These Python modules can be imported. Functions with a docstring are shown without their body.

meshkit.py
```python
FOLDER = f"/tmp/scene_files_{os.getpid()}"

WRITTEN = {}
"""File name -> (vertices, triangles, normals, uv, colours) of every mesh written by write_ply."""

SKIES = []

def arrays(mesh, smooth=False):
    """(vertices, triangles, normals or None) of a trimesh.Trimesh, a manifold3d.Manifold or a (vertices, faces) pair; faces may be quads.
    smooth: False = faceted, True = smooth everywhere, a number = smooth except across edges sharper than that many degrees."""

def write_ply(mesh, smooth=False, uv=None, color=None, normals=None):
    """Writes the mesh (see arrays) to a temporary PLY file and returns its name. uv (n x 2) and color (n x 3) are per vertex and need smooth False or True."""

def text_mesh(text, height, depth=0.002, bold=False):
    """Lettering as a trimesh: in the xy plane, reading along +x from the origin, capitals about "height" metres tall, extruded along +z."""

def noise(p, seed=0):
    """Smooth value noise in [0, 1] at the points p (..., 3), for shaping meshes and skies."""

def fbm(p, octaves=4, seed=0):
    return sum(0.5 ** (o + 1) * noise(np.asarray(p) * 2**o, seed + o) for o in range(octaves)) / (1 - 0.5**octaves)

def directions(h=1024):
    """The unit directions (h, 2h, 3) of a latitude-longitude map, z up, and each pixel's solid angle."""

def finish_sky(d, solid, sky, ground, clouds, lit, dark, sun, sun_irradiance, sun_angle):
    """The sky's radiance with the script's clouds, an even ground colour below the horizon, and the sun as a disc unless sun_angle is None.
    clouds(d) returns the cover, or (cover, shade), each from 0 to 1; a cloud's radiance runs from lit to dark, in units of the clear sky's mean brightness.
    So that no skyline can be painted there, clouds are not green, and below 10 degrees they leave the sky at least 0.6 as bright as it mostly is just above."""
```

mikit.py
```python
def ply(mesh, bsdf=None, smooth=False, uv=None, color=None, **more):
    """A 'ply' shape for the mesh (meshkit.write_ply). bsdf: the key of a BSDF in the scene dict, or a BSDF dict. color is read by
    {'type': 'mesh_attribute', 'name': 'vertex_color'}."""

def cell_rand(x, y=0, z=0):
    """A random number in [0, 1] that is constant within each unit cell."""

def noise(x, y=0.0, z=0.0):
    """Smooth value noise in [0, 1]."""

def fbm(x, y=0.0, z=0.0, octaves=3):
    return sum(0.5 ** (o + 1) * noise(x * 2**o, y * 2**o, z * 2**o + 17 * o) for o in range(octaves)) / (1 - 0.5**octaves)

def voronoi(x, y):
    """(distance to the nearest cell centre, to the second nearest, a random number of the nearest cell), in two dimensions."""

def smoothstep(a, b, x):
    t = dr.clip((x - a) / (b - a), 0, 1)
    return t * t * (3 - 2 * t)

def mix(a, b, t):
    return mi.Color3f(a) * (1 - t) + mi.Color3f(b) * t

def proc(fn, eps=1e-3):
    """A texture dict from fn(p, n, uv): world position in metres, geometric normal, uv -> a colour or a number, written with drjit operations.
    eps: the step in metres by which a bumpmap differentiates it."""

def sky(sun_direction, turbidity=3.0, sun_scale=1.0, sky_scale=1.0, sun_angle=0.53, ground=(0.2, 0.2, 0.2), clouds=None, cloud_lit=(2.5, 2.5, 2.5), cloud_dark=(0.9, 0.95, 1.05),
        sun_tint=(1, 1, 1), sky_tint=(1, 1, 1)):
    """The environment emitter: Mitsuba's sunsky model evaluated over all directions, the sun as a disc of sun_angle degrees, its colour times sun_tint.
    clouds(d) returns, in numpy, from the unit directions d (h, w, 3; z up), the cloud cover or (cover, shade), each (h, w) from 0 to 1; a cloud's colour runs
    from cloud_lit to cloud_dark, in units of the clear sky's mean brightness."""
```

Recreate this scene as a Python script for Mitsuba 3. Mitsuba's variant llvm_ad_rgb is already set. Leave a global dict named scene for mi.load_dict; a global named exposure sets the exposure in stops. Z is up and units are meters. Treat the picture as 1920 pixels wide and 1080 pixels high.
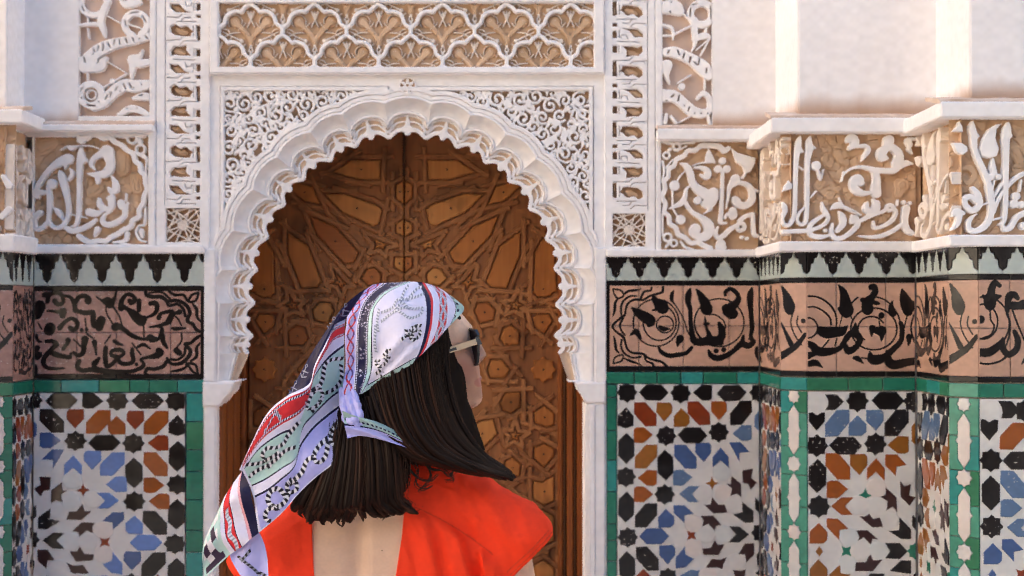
import math, random
import numpy as np, trimesh, drjit as dr, mitsuba as mi, mikit, meshkit
import manifold3d as m3
from shapely.geometry import Polygon, Point, LineString, box, MultiPolygon
from shapely.ops import unary_union
from shapely import affinity
from mikit import proc, fbm, noise, smoothstep, mix, cell_rand

# ---------------------------------------------------------------- camera, sky, exposure
D = 4.0            # metres from the lens to the main wall plane
FPX = 3200.0       # focal length in photograph pixels (1920 wide)
CX, HZ, CZ = 960.0, 589.0, 1.60
T = mi.ScalarTransform4f
scene, labels = {}, {}
scene['camera'] = {'type': 'thinlens', 'fov': 2 * math.degrees(math.atan(960 / FPX)), 'fov_axis': 'x',
                   'to_world': T().look_at(origin=[0, 0, CZ], target=[0, 1, CZ + (HZ - 540) / FPX], up=[0, 0, 1]),
                   'aperture_radius': 0.0045, 'focus_distance': 2.93, 'near_clip': 0.05, 'far_clip': 200.0}
SUN = (0.86, 0.10, 0.62)
scene['sky'] = mikit.sky(SUN, turbidity=3.0, sun_scale=1.0, sky_scale=1.35, sun_angle=1.0)
exposure = 3.15

random.seed(7)
RNG = np.random.default_rng(11)

# ---------------------------------------------------------------- helpers
def numbered(name):
    if name not in scene and name not in labels and not any(k.startswith(name + '__') for k in scene):
        return name
    k = 1
    while True:
        n = f'{name}_{k:03d}'
        if n not in scene and n not in labels:
            return n
        k += 1

COUNT = {}
def part(parent, name, mesh, mat, smooth=False, **kw):
    base = f'{parent}__{name}'
    c = COUNT.get(base, 0)
    key = base if c == 0 else f'{base}_{c:03d}'
    COUNT[base] = c + 1
    scene[key] = mikit.ply(mesh, mat, smooth=smooth, **kw)
    return key

THINGS = {}
GROUPS = {'stucco_carving': 'carved script bands on the wall', 'carved_strip': 'tall carved strips', 'interlace_band': 'pierced interlace bands', 'lattice_grille': 'star lattice grilles',
          'inscription_frieze': 'inscribed tile friezes', 'merlon_frieze': 'stepped merlon friezes', 'mosaic_panel': 'cut tile mosaics', 'pier': 'plaster piers', 'courtyard_facade': 'other facades of the courtyard'}
def thing(name, label, cat, group=None):
    c = THINGS.get(name, 0)
    THINGS[name] = c + 1
    key = name if c == 0 else f'{name}_{c:03d}'
    labels[key] = {'label': label, 'category': cat}
    group = group or GROUPS.get(name)
    if group:
        labels[key]['group'] = group
    return key

def cat(ms):
    return trimesh.util.concatenate([m for m in ms if m is not None and len(m.faces)])

class Frame:
    """A vertical plane of the building: u runs along U, height is world z, w stands out along N."""
    def __init__(s, O, U, N, Y=None):
        s.O, s.U, s.N, s.Y = np.array(O, float), np.array(U, float), np.array(N, float), Y
    def to(s, v):
        v = np.asarray(v, float)
        p = s.O + v[:, :1] * s.U + v[:, 2:3] * s.N
        p[:, 2] += v[:, 1]
        return p
    def mesh(s, m):
        return trimesh.Trimesh(s.to(m.vertices), m.faces, process=False)

def front(Y):
    return Frame((0, Y, 0), (1, 0, 0), (0, -1, 0), Y)

def mx(px, Y=D): return (px - CX) * Y / FPX
def mz(py, Y=D): return CZ + (HZ - py) * Y / FPX

def topoly(poly, Y=D):
    """Measured drawing (in photograph units) of a flat carving on a wall that stands Y metres away -> metres on that wall."""
    k = Y / FPX
    return affinity.affine_transform(poly, [k, 0, 0, -k, -CX * k, CZ + HZ * k])

def polys(g):
    if g.is_empty: return []
    return [p for p in getattr(g, 'geoms', [g]) if p.geom_type == 'Polygon' and p.area > 1e-12]

def relief(g, h, b=0.0, w0=0.0):
    """Raised carving: the outline g (metres) stands from w0 to w0+h with a slanted edge of width b."""
    out = []
    for p in polys(g):
        p = p.simplify(0.0002)
        if p.is_empty or not p.is_valid: p = p.buffer(0)
        for p in polys(p):
            inner = p.buffer(-b) if b else p
            if inner.is_empty: inner = p.buffer(-b * 0.35)
            tops = [(q, 1) for q in polys(inner)]
            rim = p.difference(inner) if b else Polygon()
            V, F = [], []
            n0 = 0
            bound = inner.boundary
            for q, kind in tops + [(r, 0) for r in polys(rim)]:
                try:
                    v, f = trimesh.creation.triangulate_polygon(q, engine='earcut')
                except Exception:
                    continue
                if kind: z = np.full(len(v), w0 + h)
                else:
                    import shapely
                    d = shapely.distance(shapely.points(v), bound)
                    z = np.where(d < 1e-7 + 0.02 * b, w0 + h, w0 + h - b * 0.9)
                a = v[f[:, 1]] - v[f[:, 0]]; c = v[f[:, 2]] - v[f[:, 0]]
                flip = (a[:, 0] * c[:, 1] - a[:, 1] * c[:, 0]) < 0
                f = np.where(flip[:, None], f[:, ::-1], f)
                V.append(np.column_stack([v, z])); F.append(f + n0); n0 += len(v)
            hi = w0 + h - (b * 0.9 if b else 0)
            for ring, ccw in [(p.exterior, True)] + [(r, False) for r in p.interiors]:
                c = np.array(ring.coords)[:-1]
                if (ring.is_ccw) != ccw: c = c[::-1]
                n = len(c)
                V.append(np.vstack([np.column_stack([c, np.full(n, w0)]), np.column_stack([c, np.full(n, hi)])]))
                i = np.arange(n); j = (i + 1) % n
                F.append(np.vstack([np.column_stack([i, j, j + n]), np.column_stack([i, j + n, i + n])]) + n0)
                n0 += 2 * n
            out.append(trimesh.Trimesh(np.vstack(V), np.vstack(F), process=False))
    return cat(out) if out else None

def bx(x0, x1, y0, y1, z0, z1, b=0.0):
    m = trimesh.creation.box((x1 - x0, y1 - y0, z1 - z0))
    if b:
        pts = []
        for sx in (0, 1):
            for sy in (0, 1):
                for sz in (0, 1):
                    c = np.array([(x0, x1)[sx], (y0, y1)[sy], (z0, z1)[sz]])
                    d = np.array([1 - 2 * sx, 1 - 2 * sy, 1 - 2 * sz]) * b
                    for k in range(3):
                        e = d.copy(); e[k] = 0
                        pts.append(c + e)
        return trimesh.convex.convex_hull(np.array(pts))
    m.apply_translation(((x0 + x1) / 2, (y0 + y1) / 2, (z0 + z1) / 2))
    return m

def sheet(frame, u0, u1, z0, z1, w, nu=1, nz=1):
    uu, zz = np.meshgrid(np.linspace(u0, u1, nu + 1), np.linspace(z0, z1, nz + 1))
    v = np.column_stack([uu.ravel(), zz.ravel(), np.full(uu.size, w)])
    i, j = np.meshgrid(np.arange(nz), np.arange(nu), indexing='ij')
    a = (i * (nu + 1) + j).ravel()
    f = np.vstack([np.column_stack([a, a + 1, a + nu + 2]), np.column_stack([a, a + nu + 2, a + nu + 1])])
    return trimesh.Trimesh(frame.to(v), f, process=False)

def catmull(P, n=6):
    P = np.asarray(P, float)
    if len(P) < 3:
        t = np.linspace(0, 1, n + 1)[:, None]
        return P[:1] * (1 - t) + P[-1:] * t
    Q = np.vstack([2 * P[0] - P[1], P, 2 * P[-1] - P[-2]])
    out = []
    for i in range(1, len(Q) - 2):
        p0, p1, p2, p3 = Q[i - 1:i + 3]
        t = np.linspace(0, 1, n, endpoint=False)[:, None]
        out.append(0.5 * (2 * p1 + (p2 - p0) * t + (2 * p0 - 5 * p1 + 4 * p2 - p3) * t ** 2 + (3 * p1 - p0 - 3 * p2 + p3) * t ** 3))
    return np.vstack(out + [P[-1:]])

def stroke(P, n=5, res=5):
    c = catmull(P, n)
    c[:, 2] = np.maximum(c[:, 2], 2.0 if np.max(c[:, 2]) > 6 else 0.3)
    parts = []
    d = [Point(x, y).buffer(w / 2, res) for x, y, w in c]
    for a, b in zip(d[:-1], d[1:]):
        parts.append(unary_union([a, b]).convex_hull)
    return unary_union(parts)

def draw(text, x0=0.0, y0=0.0, k=1.0, grow=0.0):
    """Outlines of brush strokes: 'x,y,w x,y,w ...' one stroke per '|'; 'p x,y ...' a closed leaf; 'o cx,cy,rx,ry,w[,a0,a1]' a ring."""
    out = []
    for s in text.replace('\n', ' ').split('|'):
        s = s.strip()
        if not s: continue
        if s[0] == 'p':
            P = [list(map(float, q.split(','))) for q in s[1:].split()]
            out.append(Polygon(P).buffer(0).buffer(2).buffer(-2))
        elif s[0] == 'o':
            q = list(map(float, s[1:].split(',')))
            a0, a1 = (q[5], q[6]) if len(q) > 5 else (0, 360)
            a = np.radians(np.linspace(a0, a1, 33))
            out.append(LineString(np.column_stack([q[0] + q[2] * np.cos(a), q[1] + q[3] * np.sin(a)])).buffer(q[4] / 2, 4))
        else:
            P = [list(map(float, q.split(','))) for q in s.split()]
            if len(P) == 1: out.append(Point(P[0][0], P[0][1]).buffer(P[0][2] / 2, 8))
            else: out.append(stroke(P))
    g = unary_union(out).buffer(grow * k if grow else 0)
    return affinity.affine_transform(g, [1 / k, 0, 0, 1 / k, x0, y0])

# ---------------------------------------------------------------- materials
def rgb(c): return {'type': 'rgb', 'value': list(c)}

def plaster(name, c0, c1, scale=9.0, rough=0.9, bump=0.0008, stain=None):
    def col(p, n, uv):
        f = fbm(p.x * scale + 3, p.y * scale, p.z * scale, octaves=4)
        g = fbm(p.x * 70, p.y * 70 + 5, p.z * 70, octaves=2)
        c = mix(c0, c1, dr.clip(1.5 * f - 0.3, 0, 1)) * (0.93 + 0.14 * g)
        if stain is not None:
            c = stain(c, p, n)
        return c
    def bmp(p, n, uv):
        return fbm(p.x * 40, p.y * 40, p.z * 40 + 9, octaves=3) + 0.35 * fbm(p.x * 220, p.y * 220, p.z * 220, octaves=2)
    scene[name] = {'type': 'twosided', 'bsdf': {'type': 'bumpmap', 'arbitrary': proc(bmp, eps=0.0012), 'scale': bump,
                   'bsdf': {'type': 'principled', 'base_color': proc(col), 'roughness': rough, 'specular': 0.25}}}

def glaze(name, c, var=0.25, rough=0.16, spec=0.5, bump=0.0005, speck=0.0):
    c = np.array(c)
    def col(p, n, uv):
        f = fbm(p.x * 14 + 1, p.y * 14, p.z * 14, octaves=3)
        g = fbm(p.x * 120, p.y * 120, p.z * 120 + 4, octaves=2)
        cc = mi.Color3f(c.tolist()) * (1 - var + 2 * var * (0.65 * f + 0.35 * g))
        if speck:
            s = smoothstep(0.76, 0.82, fbm(p.x * 190, p.y * 190 + 7, p.z * 190, octaves=2))
            cc = mix(cc, [0.6, 0.55, 0.48], s * speck)
        return cc
    def rgh(p, n, uv):
        return 0.6 * rough + 0.14 * fbm(p.x * 33, p.y * 33, p.z * 33 + 2, octaves=3)
    def bmp(p, n, uv):
        return fbm(p.x * 28, p.y * 28, p.z * 28, octaves=2)
    scene[name] = {'type': 'twosided', 'bsdf': {'type': 'bumpmap', 'arbitrary': proc(bmp, eps=0.002), 'scale': bump,
                   'bsdf': {'type': 'principled', 'base_color': proc(col), 'roughness': proc(rgh), 'specular': spec}}}

DUST = [0.42, 0.25, 0.15]
def ledge_stain(z0, spread):
    def f(c, p, n):
        h = p.z - z0
        t = fbm(p.x * 12, p.y * 12, p.z * 5, octaves=4)
        s = smoothstep(spread * (0.25 + 1.3 * t), 0.0, h) * smoothstep(-0.012, 0.0, h)
        drip = smoothstep(0.55, 0.8, fbm(p.x * 38, p.y * 38, p.z * 3, octaves=3)) * smoothstep(0.35, 0.0, h) * 0.05
        return mix(c, DUST, dr.clip(0.85 * s + drip, 0, 1))
    return f

plaster('stucco', [0.79, 0.775, 0.77], [0.86, 0.85, 0.845])
plaster('stucco_warm', [0.70, 0.62, 0.54], [0.78, 0.71, 0.64])
plaster('wall_plaster', [0.79, 0.775, 0.77], [0.86, 0.845, 0.84], scale=3.0, bump=0.0004)
plaster('dusty_plaster', [0.46, 0.31, 0.21], [0.74, 0.64, 0.56], scale=16.0, bump=0.0016)
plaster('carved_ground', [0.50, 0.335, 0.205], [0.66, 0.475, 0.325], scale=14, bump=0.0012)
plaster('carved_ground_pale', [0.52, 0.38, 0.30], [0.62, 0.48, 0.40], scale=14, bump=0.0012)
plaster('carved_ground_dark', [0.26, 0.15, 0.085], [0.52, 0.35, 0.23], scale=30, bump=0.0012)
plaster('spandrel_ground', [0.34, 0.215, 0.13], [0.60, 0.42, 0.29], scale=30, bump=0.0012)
plaster('rim_beige', [0.58, 0.44, 0.32], [0.70, 0.56, 0.43], scale=14, bump=0.0012)
plaster('grout', [0.50, 0.46, 0.40], [0.66, 0.62, 0.55], scale=20)
plaster('floor_stone', [0.42, 0.38, 0.33], [0.52, 0.47, 0.41], scale=2)
plaster('far_plaster', [0.80, 0.77, 0.72], [0.85, 0.82, 0.78], scale=1)
plaster('far_wood', [0.05, 0.035, 0.025], [0.08, 0.05, 0.035], scale=1)
glaze('tile_black', [0.007, 0.006, 0.007], rough=0.12)
glaze('tile_black_worn', [0.010, 0.008, 0.009], rough=0.15, speck=0.9)
glaze('tile_blue', [0.055, 0.105, 0.25])
glaze('tile_blue_light', [0.12, 0.22, 0.50])
glaze('tile_blue_grey', [0.10, 0.17, 0.29], speck=0.5)
glaze('tile_orange', [0.30, 0.078, 0.014])
glaze('tile_ochre', [0.26, 0.096, 0.016])
glaze('tile_red', [0.22, 0.036, 0.010])
glaze('tile_brown', [0.034, 0.010, 0.010])
glaze('tile_green', [0.018, 0.165, 0.105], var=0.35)
glaze('tile_green_pale', [0.07, 0.29, 0.20], var=0.35)
glaze('tile_green_moss', [0.035, 0.19, 0.10], var=0.35)
glaze('tile_teal', [0.03, 0.25, 0.22], var=0.35)
glaze('tile_white', [0.66, 0.655, 0.62], var=0.12)
glaze('tile_white_warm', [0.68, 0.63, 0.58], var=0.14)
glaze('tile_white_cool', [0.62, 0.65, 0.63], var=0.12)
glaze('tile_celadon', [0.44, 0.50, 0.46], var=0.14)
glaze('tile_terracotta', [0.49, 0.30, 0.215], var=0.30, rough=0.28)
glaze('tile_terracotta_pale', [0.53, 0.33, 0.24], var=0.30, rough=0.28)
glaze('tile_terracotta_worn', [0.38, 0.215, 0.175], var=0.6, rough=0.3, speck=0.8)
# ---------------------------------------------------------------- the court: floor and the two facades out of view (they carry the sun)
def rect_mesh(p, q, r, s):
    return trimesh.Trimesh(np.array([p, q, r, s], float), [[0, 1, 2], [0, 2, 3]], process=False)
scene['floor'] = mikit.ply(rect_mesh((-40, -40, 0), (40, -40, 0), (40, 40, 0), (-40, 40, 0)), 'floor_stone')
labels['floor'] = {'label': 'pale stone courtyard floor', 'category': 'floor', 'kind': 'structure'}
k = thing('courtyard_facade', 'sunlit plastered facade on the left side of the courtyard', 'facade')
part(k, 'wall', bx(-5.2, -4.6, -8.0, 2.4, 0, 7.0), 'far_plaster')
k = thing('courtyard_facade', 'shaded plastered facade on the right side of the courtyard', 'facade')
part(k, 'wall', bx(4.2, 4.8, -8.0, 4.6, 0, 6.2), 'far_plaster')
k = thing('courtyard_facade', 'dark cedar gallery facade across the courtyard', 'facade')
part(k, 'wall', bx(-5.2, 4.8, -8.9, -8.3, 0, 6.2), 'far_wood')

k = thing('pier', 'added plaster block out of view on the far left, shading the left wall', 'pier')
part(k, 'shaft', bx(-2.05, -1.52, 2.80, 3.78, 0, 3.6, .004), 'stucco_warm')  # unseen block, added to cut the light reaching the left wall

# ---------------------------------------------------------------- planes of the wall
FB = front(D)
X1, X2, XL = 0.581, 0.864, -1.1225
Y1r, Y1 = 3.697, 3.648
Y2r, Y2 = 3.380, 3.333
YLr, YL = 3.842, 3.792
F1r = Frame((X1, D, 0), (0, -1, 0), (-1, 0, 0));  W1r = D - Y1r
F1c = Frame((X1, Y1r, 0), (.70711, -.70711, 0), (-.70711, -.70711, 0)); W1c = (Y1r - Y1) * math.sqrt(2)
F1 = front(Y1); U1 = X1 + Y1r - Y1
F2r = Frame((X2, Y1, 0), (0, -1, 0), (-1, 0, 0)); W2r = Y1 - Y2r
F2c = Frame((X2, Y2r, 0), (.70711, -.70711, 0), (-.70711, -.70711, 0)); W2c = (Y2r - Y2) * math.sqrt(2)
F2 = front(Y2); U2 = X2 + Y2r - Y2
FLr = Frame((XL, YLr, 0), (0, 1, 0), (1, 0, 0)); WLr = D - YLr
FLc = Frame((XL - YLr + YL, YL, 0), (.70711, .70711, 0), (.70711, -.70711, 0)); WLc = (YLr - YL) * math.sqrt(2)
FL = front(YL); ULe = XL - (YLr - YL)

wall = thing('wall', 'pale plastered courtyard wall behind the carved panels and tiles', 'wall')
ZT = 3.6
xl, xr = mx(404), mx(1112)
zt = mz(215)
# core with the niche left open
core = box(-3.2, 0, 3.4, ZT).difference(box(xl, -1, xr, zt))
part(wall, 'core', FB.mesh(relief(core, 0.7, 0, -0.76)), 'wall_plaster')
ZD = mz(484)       # top of the tiled dado on the base planes
tile_core = [bx(U1 + .004, 3.4, Y1 + .012, D + .1, 0, 1.70), bx(U2 + .004, 3.4, Y2 + .012, Y1 + .1, 0, 1.70), bx(-3.2, ULe - .004, YL + .012, D + .1, 0, 1.70)]
tile_core.append(trimesh.creation.extrude_polygon(Polygon([(X1 + .012, D + .1), (X1 + .012, Y1r + .004), (U1 + .006, Y1 + .012), (U1 + .006, D + .1)]), 1.70, engine='earcut'))
tile_core.append(trimesh.creation.extrude_polygon(Polygon([(X2 + .012, D), (X2 + .012, Y2r + .004), (U2 + .006, Y2 + .012), (U2 + .006, D)]), 1.70, engine='earcut'))
tile_core.append(trimesh.creation.extrude_polygon(Polygon([(XL - .012, D + .1), (XL - .012, YLr + .004), (ULe - .006, YL + .012), (ULe - .006, D + .1)]), 1.70, engine='earcut'))
part(wall, 'dado_core', cat(tile_core), 'grout')

# plain plaster of the upper wall, stepping forward in piers
zl_b, zl_1, zl_2, zl_l = mz(240), mz(220, 3.688), mz(191, 3.418), mz(205, 3.86)
plaster('plaster_over_ledge', [0.79, 0.77, 0.765], [0.86, 0.845, 0.84], scale=3.0, bump=0.0004, stain=ledge_stain(mz(236), 0.055))
plaster('plaster_over_ledge_step', [0.79, 0.77, 0.765], [0.86, 0.845, 0.84], scale=3.0, bump=0.0004, stain=ledge_stain(mz(213, 3.688), 0.055))
plaster('plaster_over_ledge_far', [0.79, 0.77, 0.765], [0.86, 0.845, 0.84], scale=3.0, bump=0.0004, stain=ledge_stain(mz(185, 3.418), 0.055))
part(wall, 'plaster_field', bx(mx(1337), mx(1500), D - .004, D + .1, zl_b - .02, ZT), 'plaster_over_ledge')
part(wall, 'plaster_field', bx(mx(44), mx(146), D - .004, D + .1, zl_b - .02, ZT), 'plaster_over_ledge')
pier = thing('pier', 'white plaster pier right of the carved strip, nearer the door', 'pier')
part(pier, 'shaft', bx(mx(1455), 1.3, 3.688, D + .1, zl_1 - .03, ZT, .004), 'plaster_over_ledge_step')
pier2 = thing('pier', 'white plaster pier at the right edge of the picture, standing furthest forward', 'pier')
part(pier2, 'shaft', bx(.9185, 2.6, 3.418, 3.80, zl_2 - .03, ZT, .004), 'plaster_over_ledge_far')
pier3 = thing('pier', 'white plaster pier at the left edge of the picture', 'pier')
part(pier3, 'shaft', bx(-2.6, mx(45), 3.86, D + .1, zl_b - .03, ZT, .004), 'plaster_over_ledge')

# ledges between the carved band and the plain wall: flat front and a dusty slanted top
def ledge(parent, x0, x1, y_wall, y_front, ztop, zfront, zbot):
    part(parent, 'ledge_front', bx(x0, x1, y_front, D + .05, zbot, zfront, .003), 'stucco')
    P = Polygon([(y_front + .002, zfront - .004), (y_wall + .03, ztop - .002), (y_wall + .03, ztop + .006), (y_front + .006, zfront + .005)])
    m = trimesh.creation.extrude_polygon(P, x1 - x0, engine='earcut')
    v = m.vertices.copy()
    m = trimesh.Trimesh(np.column_stack([v[:, 2] + x0, v[:, 0], v[:, 1]]), m.faces[:, ::-1], process=False).subdivide_to_size(0.02)
    v = m.vertices.copy(); v[:, 2] += (meshkit.fbm(v * 60) - .5) * .004
    part(parent, 'ledge_top', trimesh.Trimesh(v, m.faces, process=False), 'dusty_plaster')
ledge(wall, mx(1231), X1 + .02, D, D - .030, mz(233), mz(243), mz(262, D - .03))
ledge(wall, mx(62), mx(290), D, D - .028, mz(222), mz(235), mz(248))
S1Y, S2Y, SLY = 3.660, 3.345, 3.83
ledge(pier, X1 - .028, X2 + .02, 3.688, S1Y - .022, mz(212, 3.688), mz(222, S1Y), mz(250, S1Y))
ledge(pier2, X2 - .028, 2.6, 3.418, S2Y - .022, mz(184, 3.418), mz(192, S2Y), mz(222, S2Y))
ledge(pier3, -2.6, XL + .028, 3.86, SLY - .02, mz(200, 3.86), mz(206, SLY), mz(232, SLY))
# lower fillets under the carved band
z0b, z1b = mz(474), mz(484)
part(wall, 'fillet', bx(mx(1137), X1 + .02, D - .016, D + .05, mz(482), mz(468), .003), 'stucco')
part(wall, 'fillet', bx(mx(62), mx(383), D - .016, D + .05, mz(476), mz(461), .003), 'stucco')
part(pier, 'fillet', bx(X1 - .012, X2 + .02, S1Y - .024, D, mz(473, S1Y), mz(453, S1Y), .003), 'stucco')
part(pier2, 'fillet', bx(X2 - .012, 2.6, S2Y - .024, 3.8, mz(463, S2Y), mz(441, S2Y), .003), 'stucco')
part(pier3, 'fillet', bx(-2.6, XL + .012, SLY - .03, D, mz(473, SLY), mz(440, SLY), .003), 'stucco')
part(pier, 'band_core', bx(X1 + .026, X2 + .02, S1Y + .028, D + .05, mz(472, S1Y), mz(235, S1Y)), 'carved_ground')
part(pier2, 'band_core', bx(X2 + .026, 2.6, S2Y + .028, 3.8, mz(462, S2Y), mz(205, S2Y)), 'carved_ground')
part(pier3, 'band_core', bx(-2.6, XL - .026, SLY + .028, D + .05, mz(472, SLY), mz(220, SLY)), 'carved_ground')

# ---------------------------------------------------------------- carved stucco calligraphy
TXT_L = """455,110,42 520,85,45 560,55,48 620,58,48 660,88,46 720,78,48 770,122,45 830,150,45 870,190,44 930,225,44 950,290,44 990,320,44 1000,380,44 1035,420,42 1040,480,42 1055,540,44 1030,600,44 1020,660,42 985,720,42 985,780,42 930,810,42 910,865,44 850,895,44 800,930,44 740,960,44 690,995,44 630,990,44 560,1005,46 500,985,46 455,950,44|
p 437,70 520,70 500,130 470,140 430,110|
465,175,12 470,220,50 460,300,55 455,450,40 455,620,38 450,760,38 430,850,30 385,868,12|p 478,165 500,235 525,290 480,320 438,300 440,220|
360,270,90 300,290,80 220,340,55 140,430,42 80,530,40 50,620,24 22,800,12|p 310,300 370,300 325,365|
285,375,14 300,430,60 325,520,60 350,620,45 365,720,40 350,800,38 310,860,36 250,880,36 205,850,30 185,800,30 195,700,42 195,600,45 185,530,40 215,490,88|
90,605,38 80,570,60 160,565,38|110,745,50 70,780,45 55,830,45 80,890,40 140,870,38 185,820,35|
700,205,115 730,290,78 725,350,80 680,400,72 600,410,50 530,402,14|700,205,90 640,230,60 580,270,42 560,320,36 590,365,10|620,420,60 620,470,40 610,492,10|
740,420,10 770,480,45 775,540,62 740,555,55 715,525,20|630,620,20 640,680,55 690,712,50 740,700,50 738,640,60 745,600,40 700,620,16|
545,740,70 600,752,60 660,735,24|825,660,66 830,690,60|885,655,14 862,720,44 850,780,45 780,832,48 700,852,48 662,820,40 680,765,24 740,730,14|
605,805,26 550,850,42 470,890,45 390,905,48 345,880,40|370,355,10 395,400,36 362,455,28|290,190,10 350,160,14 385,175,46 450,155,12 560,155,12 640,185,10|
618,890,50 600,930,30 590,958,8|760,60,26 840,72,30 890,58,46 950,55,40 1010,70,30 1040,50,20|o 920,90,42,42,20|o 995,185,40,40,18|985,110,46 1000,150,20|945,215,20 1010,240,40 1050,280,22 1042,380,15 1065,470,15|
1040,690,10 1040,780,24 1030,850,24 985,862,18 958,920,18 992,985,20 1040,1000,20|880,930,40 860,990,30 760,1008,20|1005,905,44 1010,960,20|820,1010,20 900,1030,24|230,700,10 275,745,48 320,820,10|380,760,12 520,790,12|870,580,16 865,640,10"""
LOW_L = "830,240,140 830,360,130|950,440,120 960,530,110|880,700,120|120,170,150 200,130,120|560,560,110 620,520,100|280,580,60"
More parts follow.
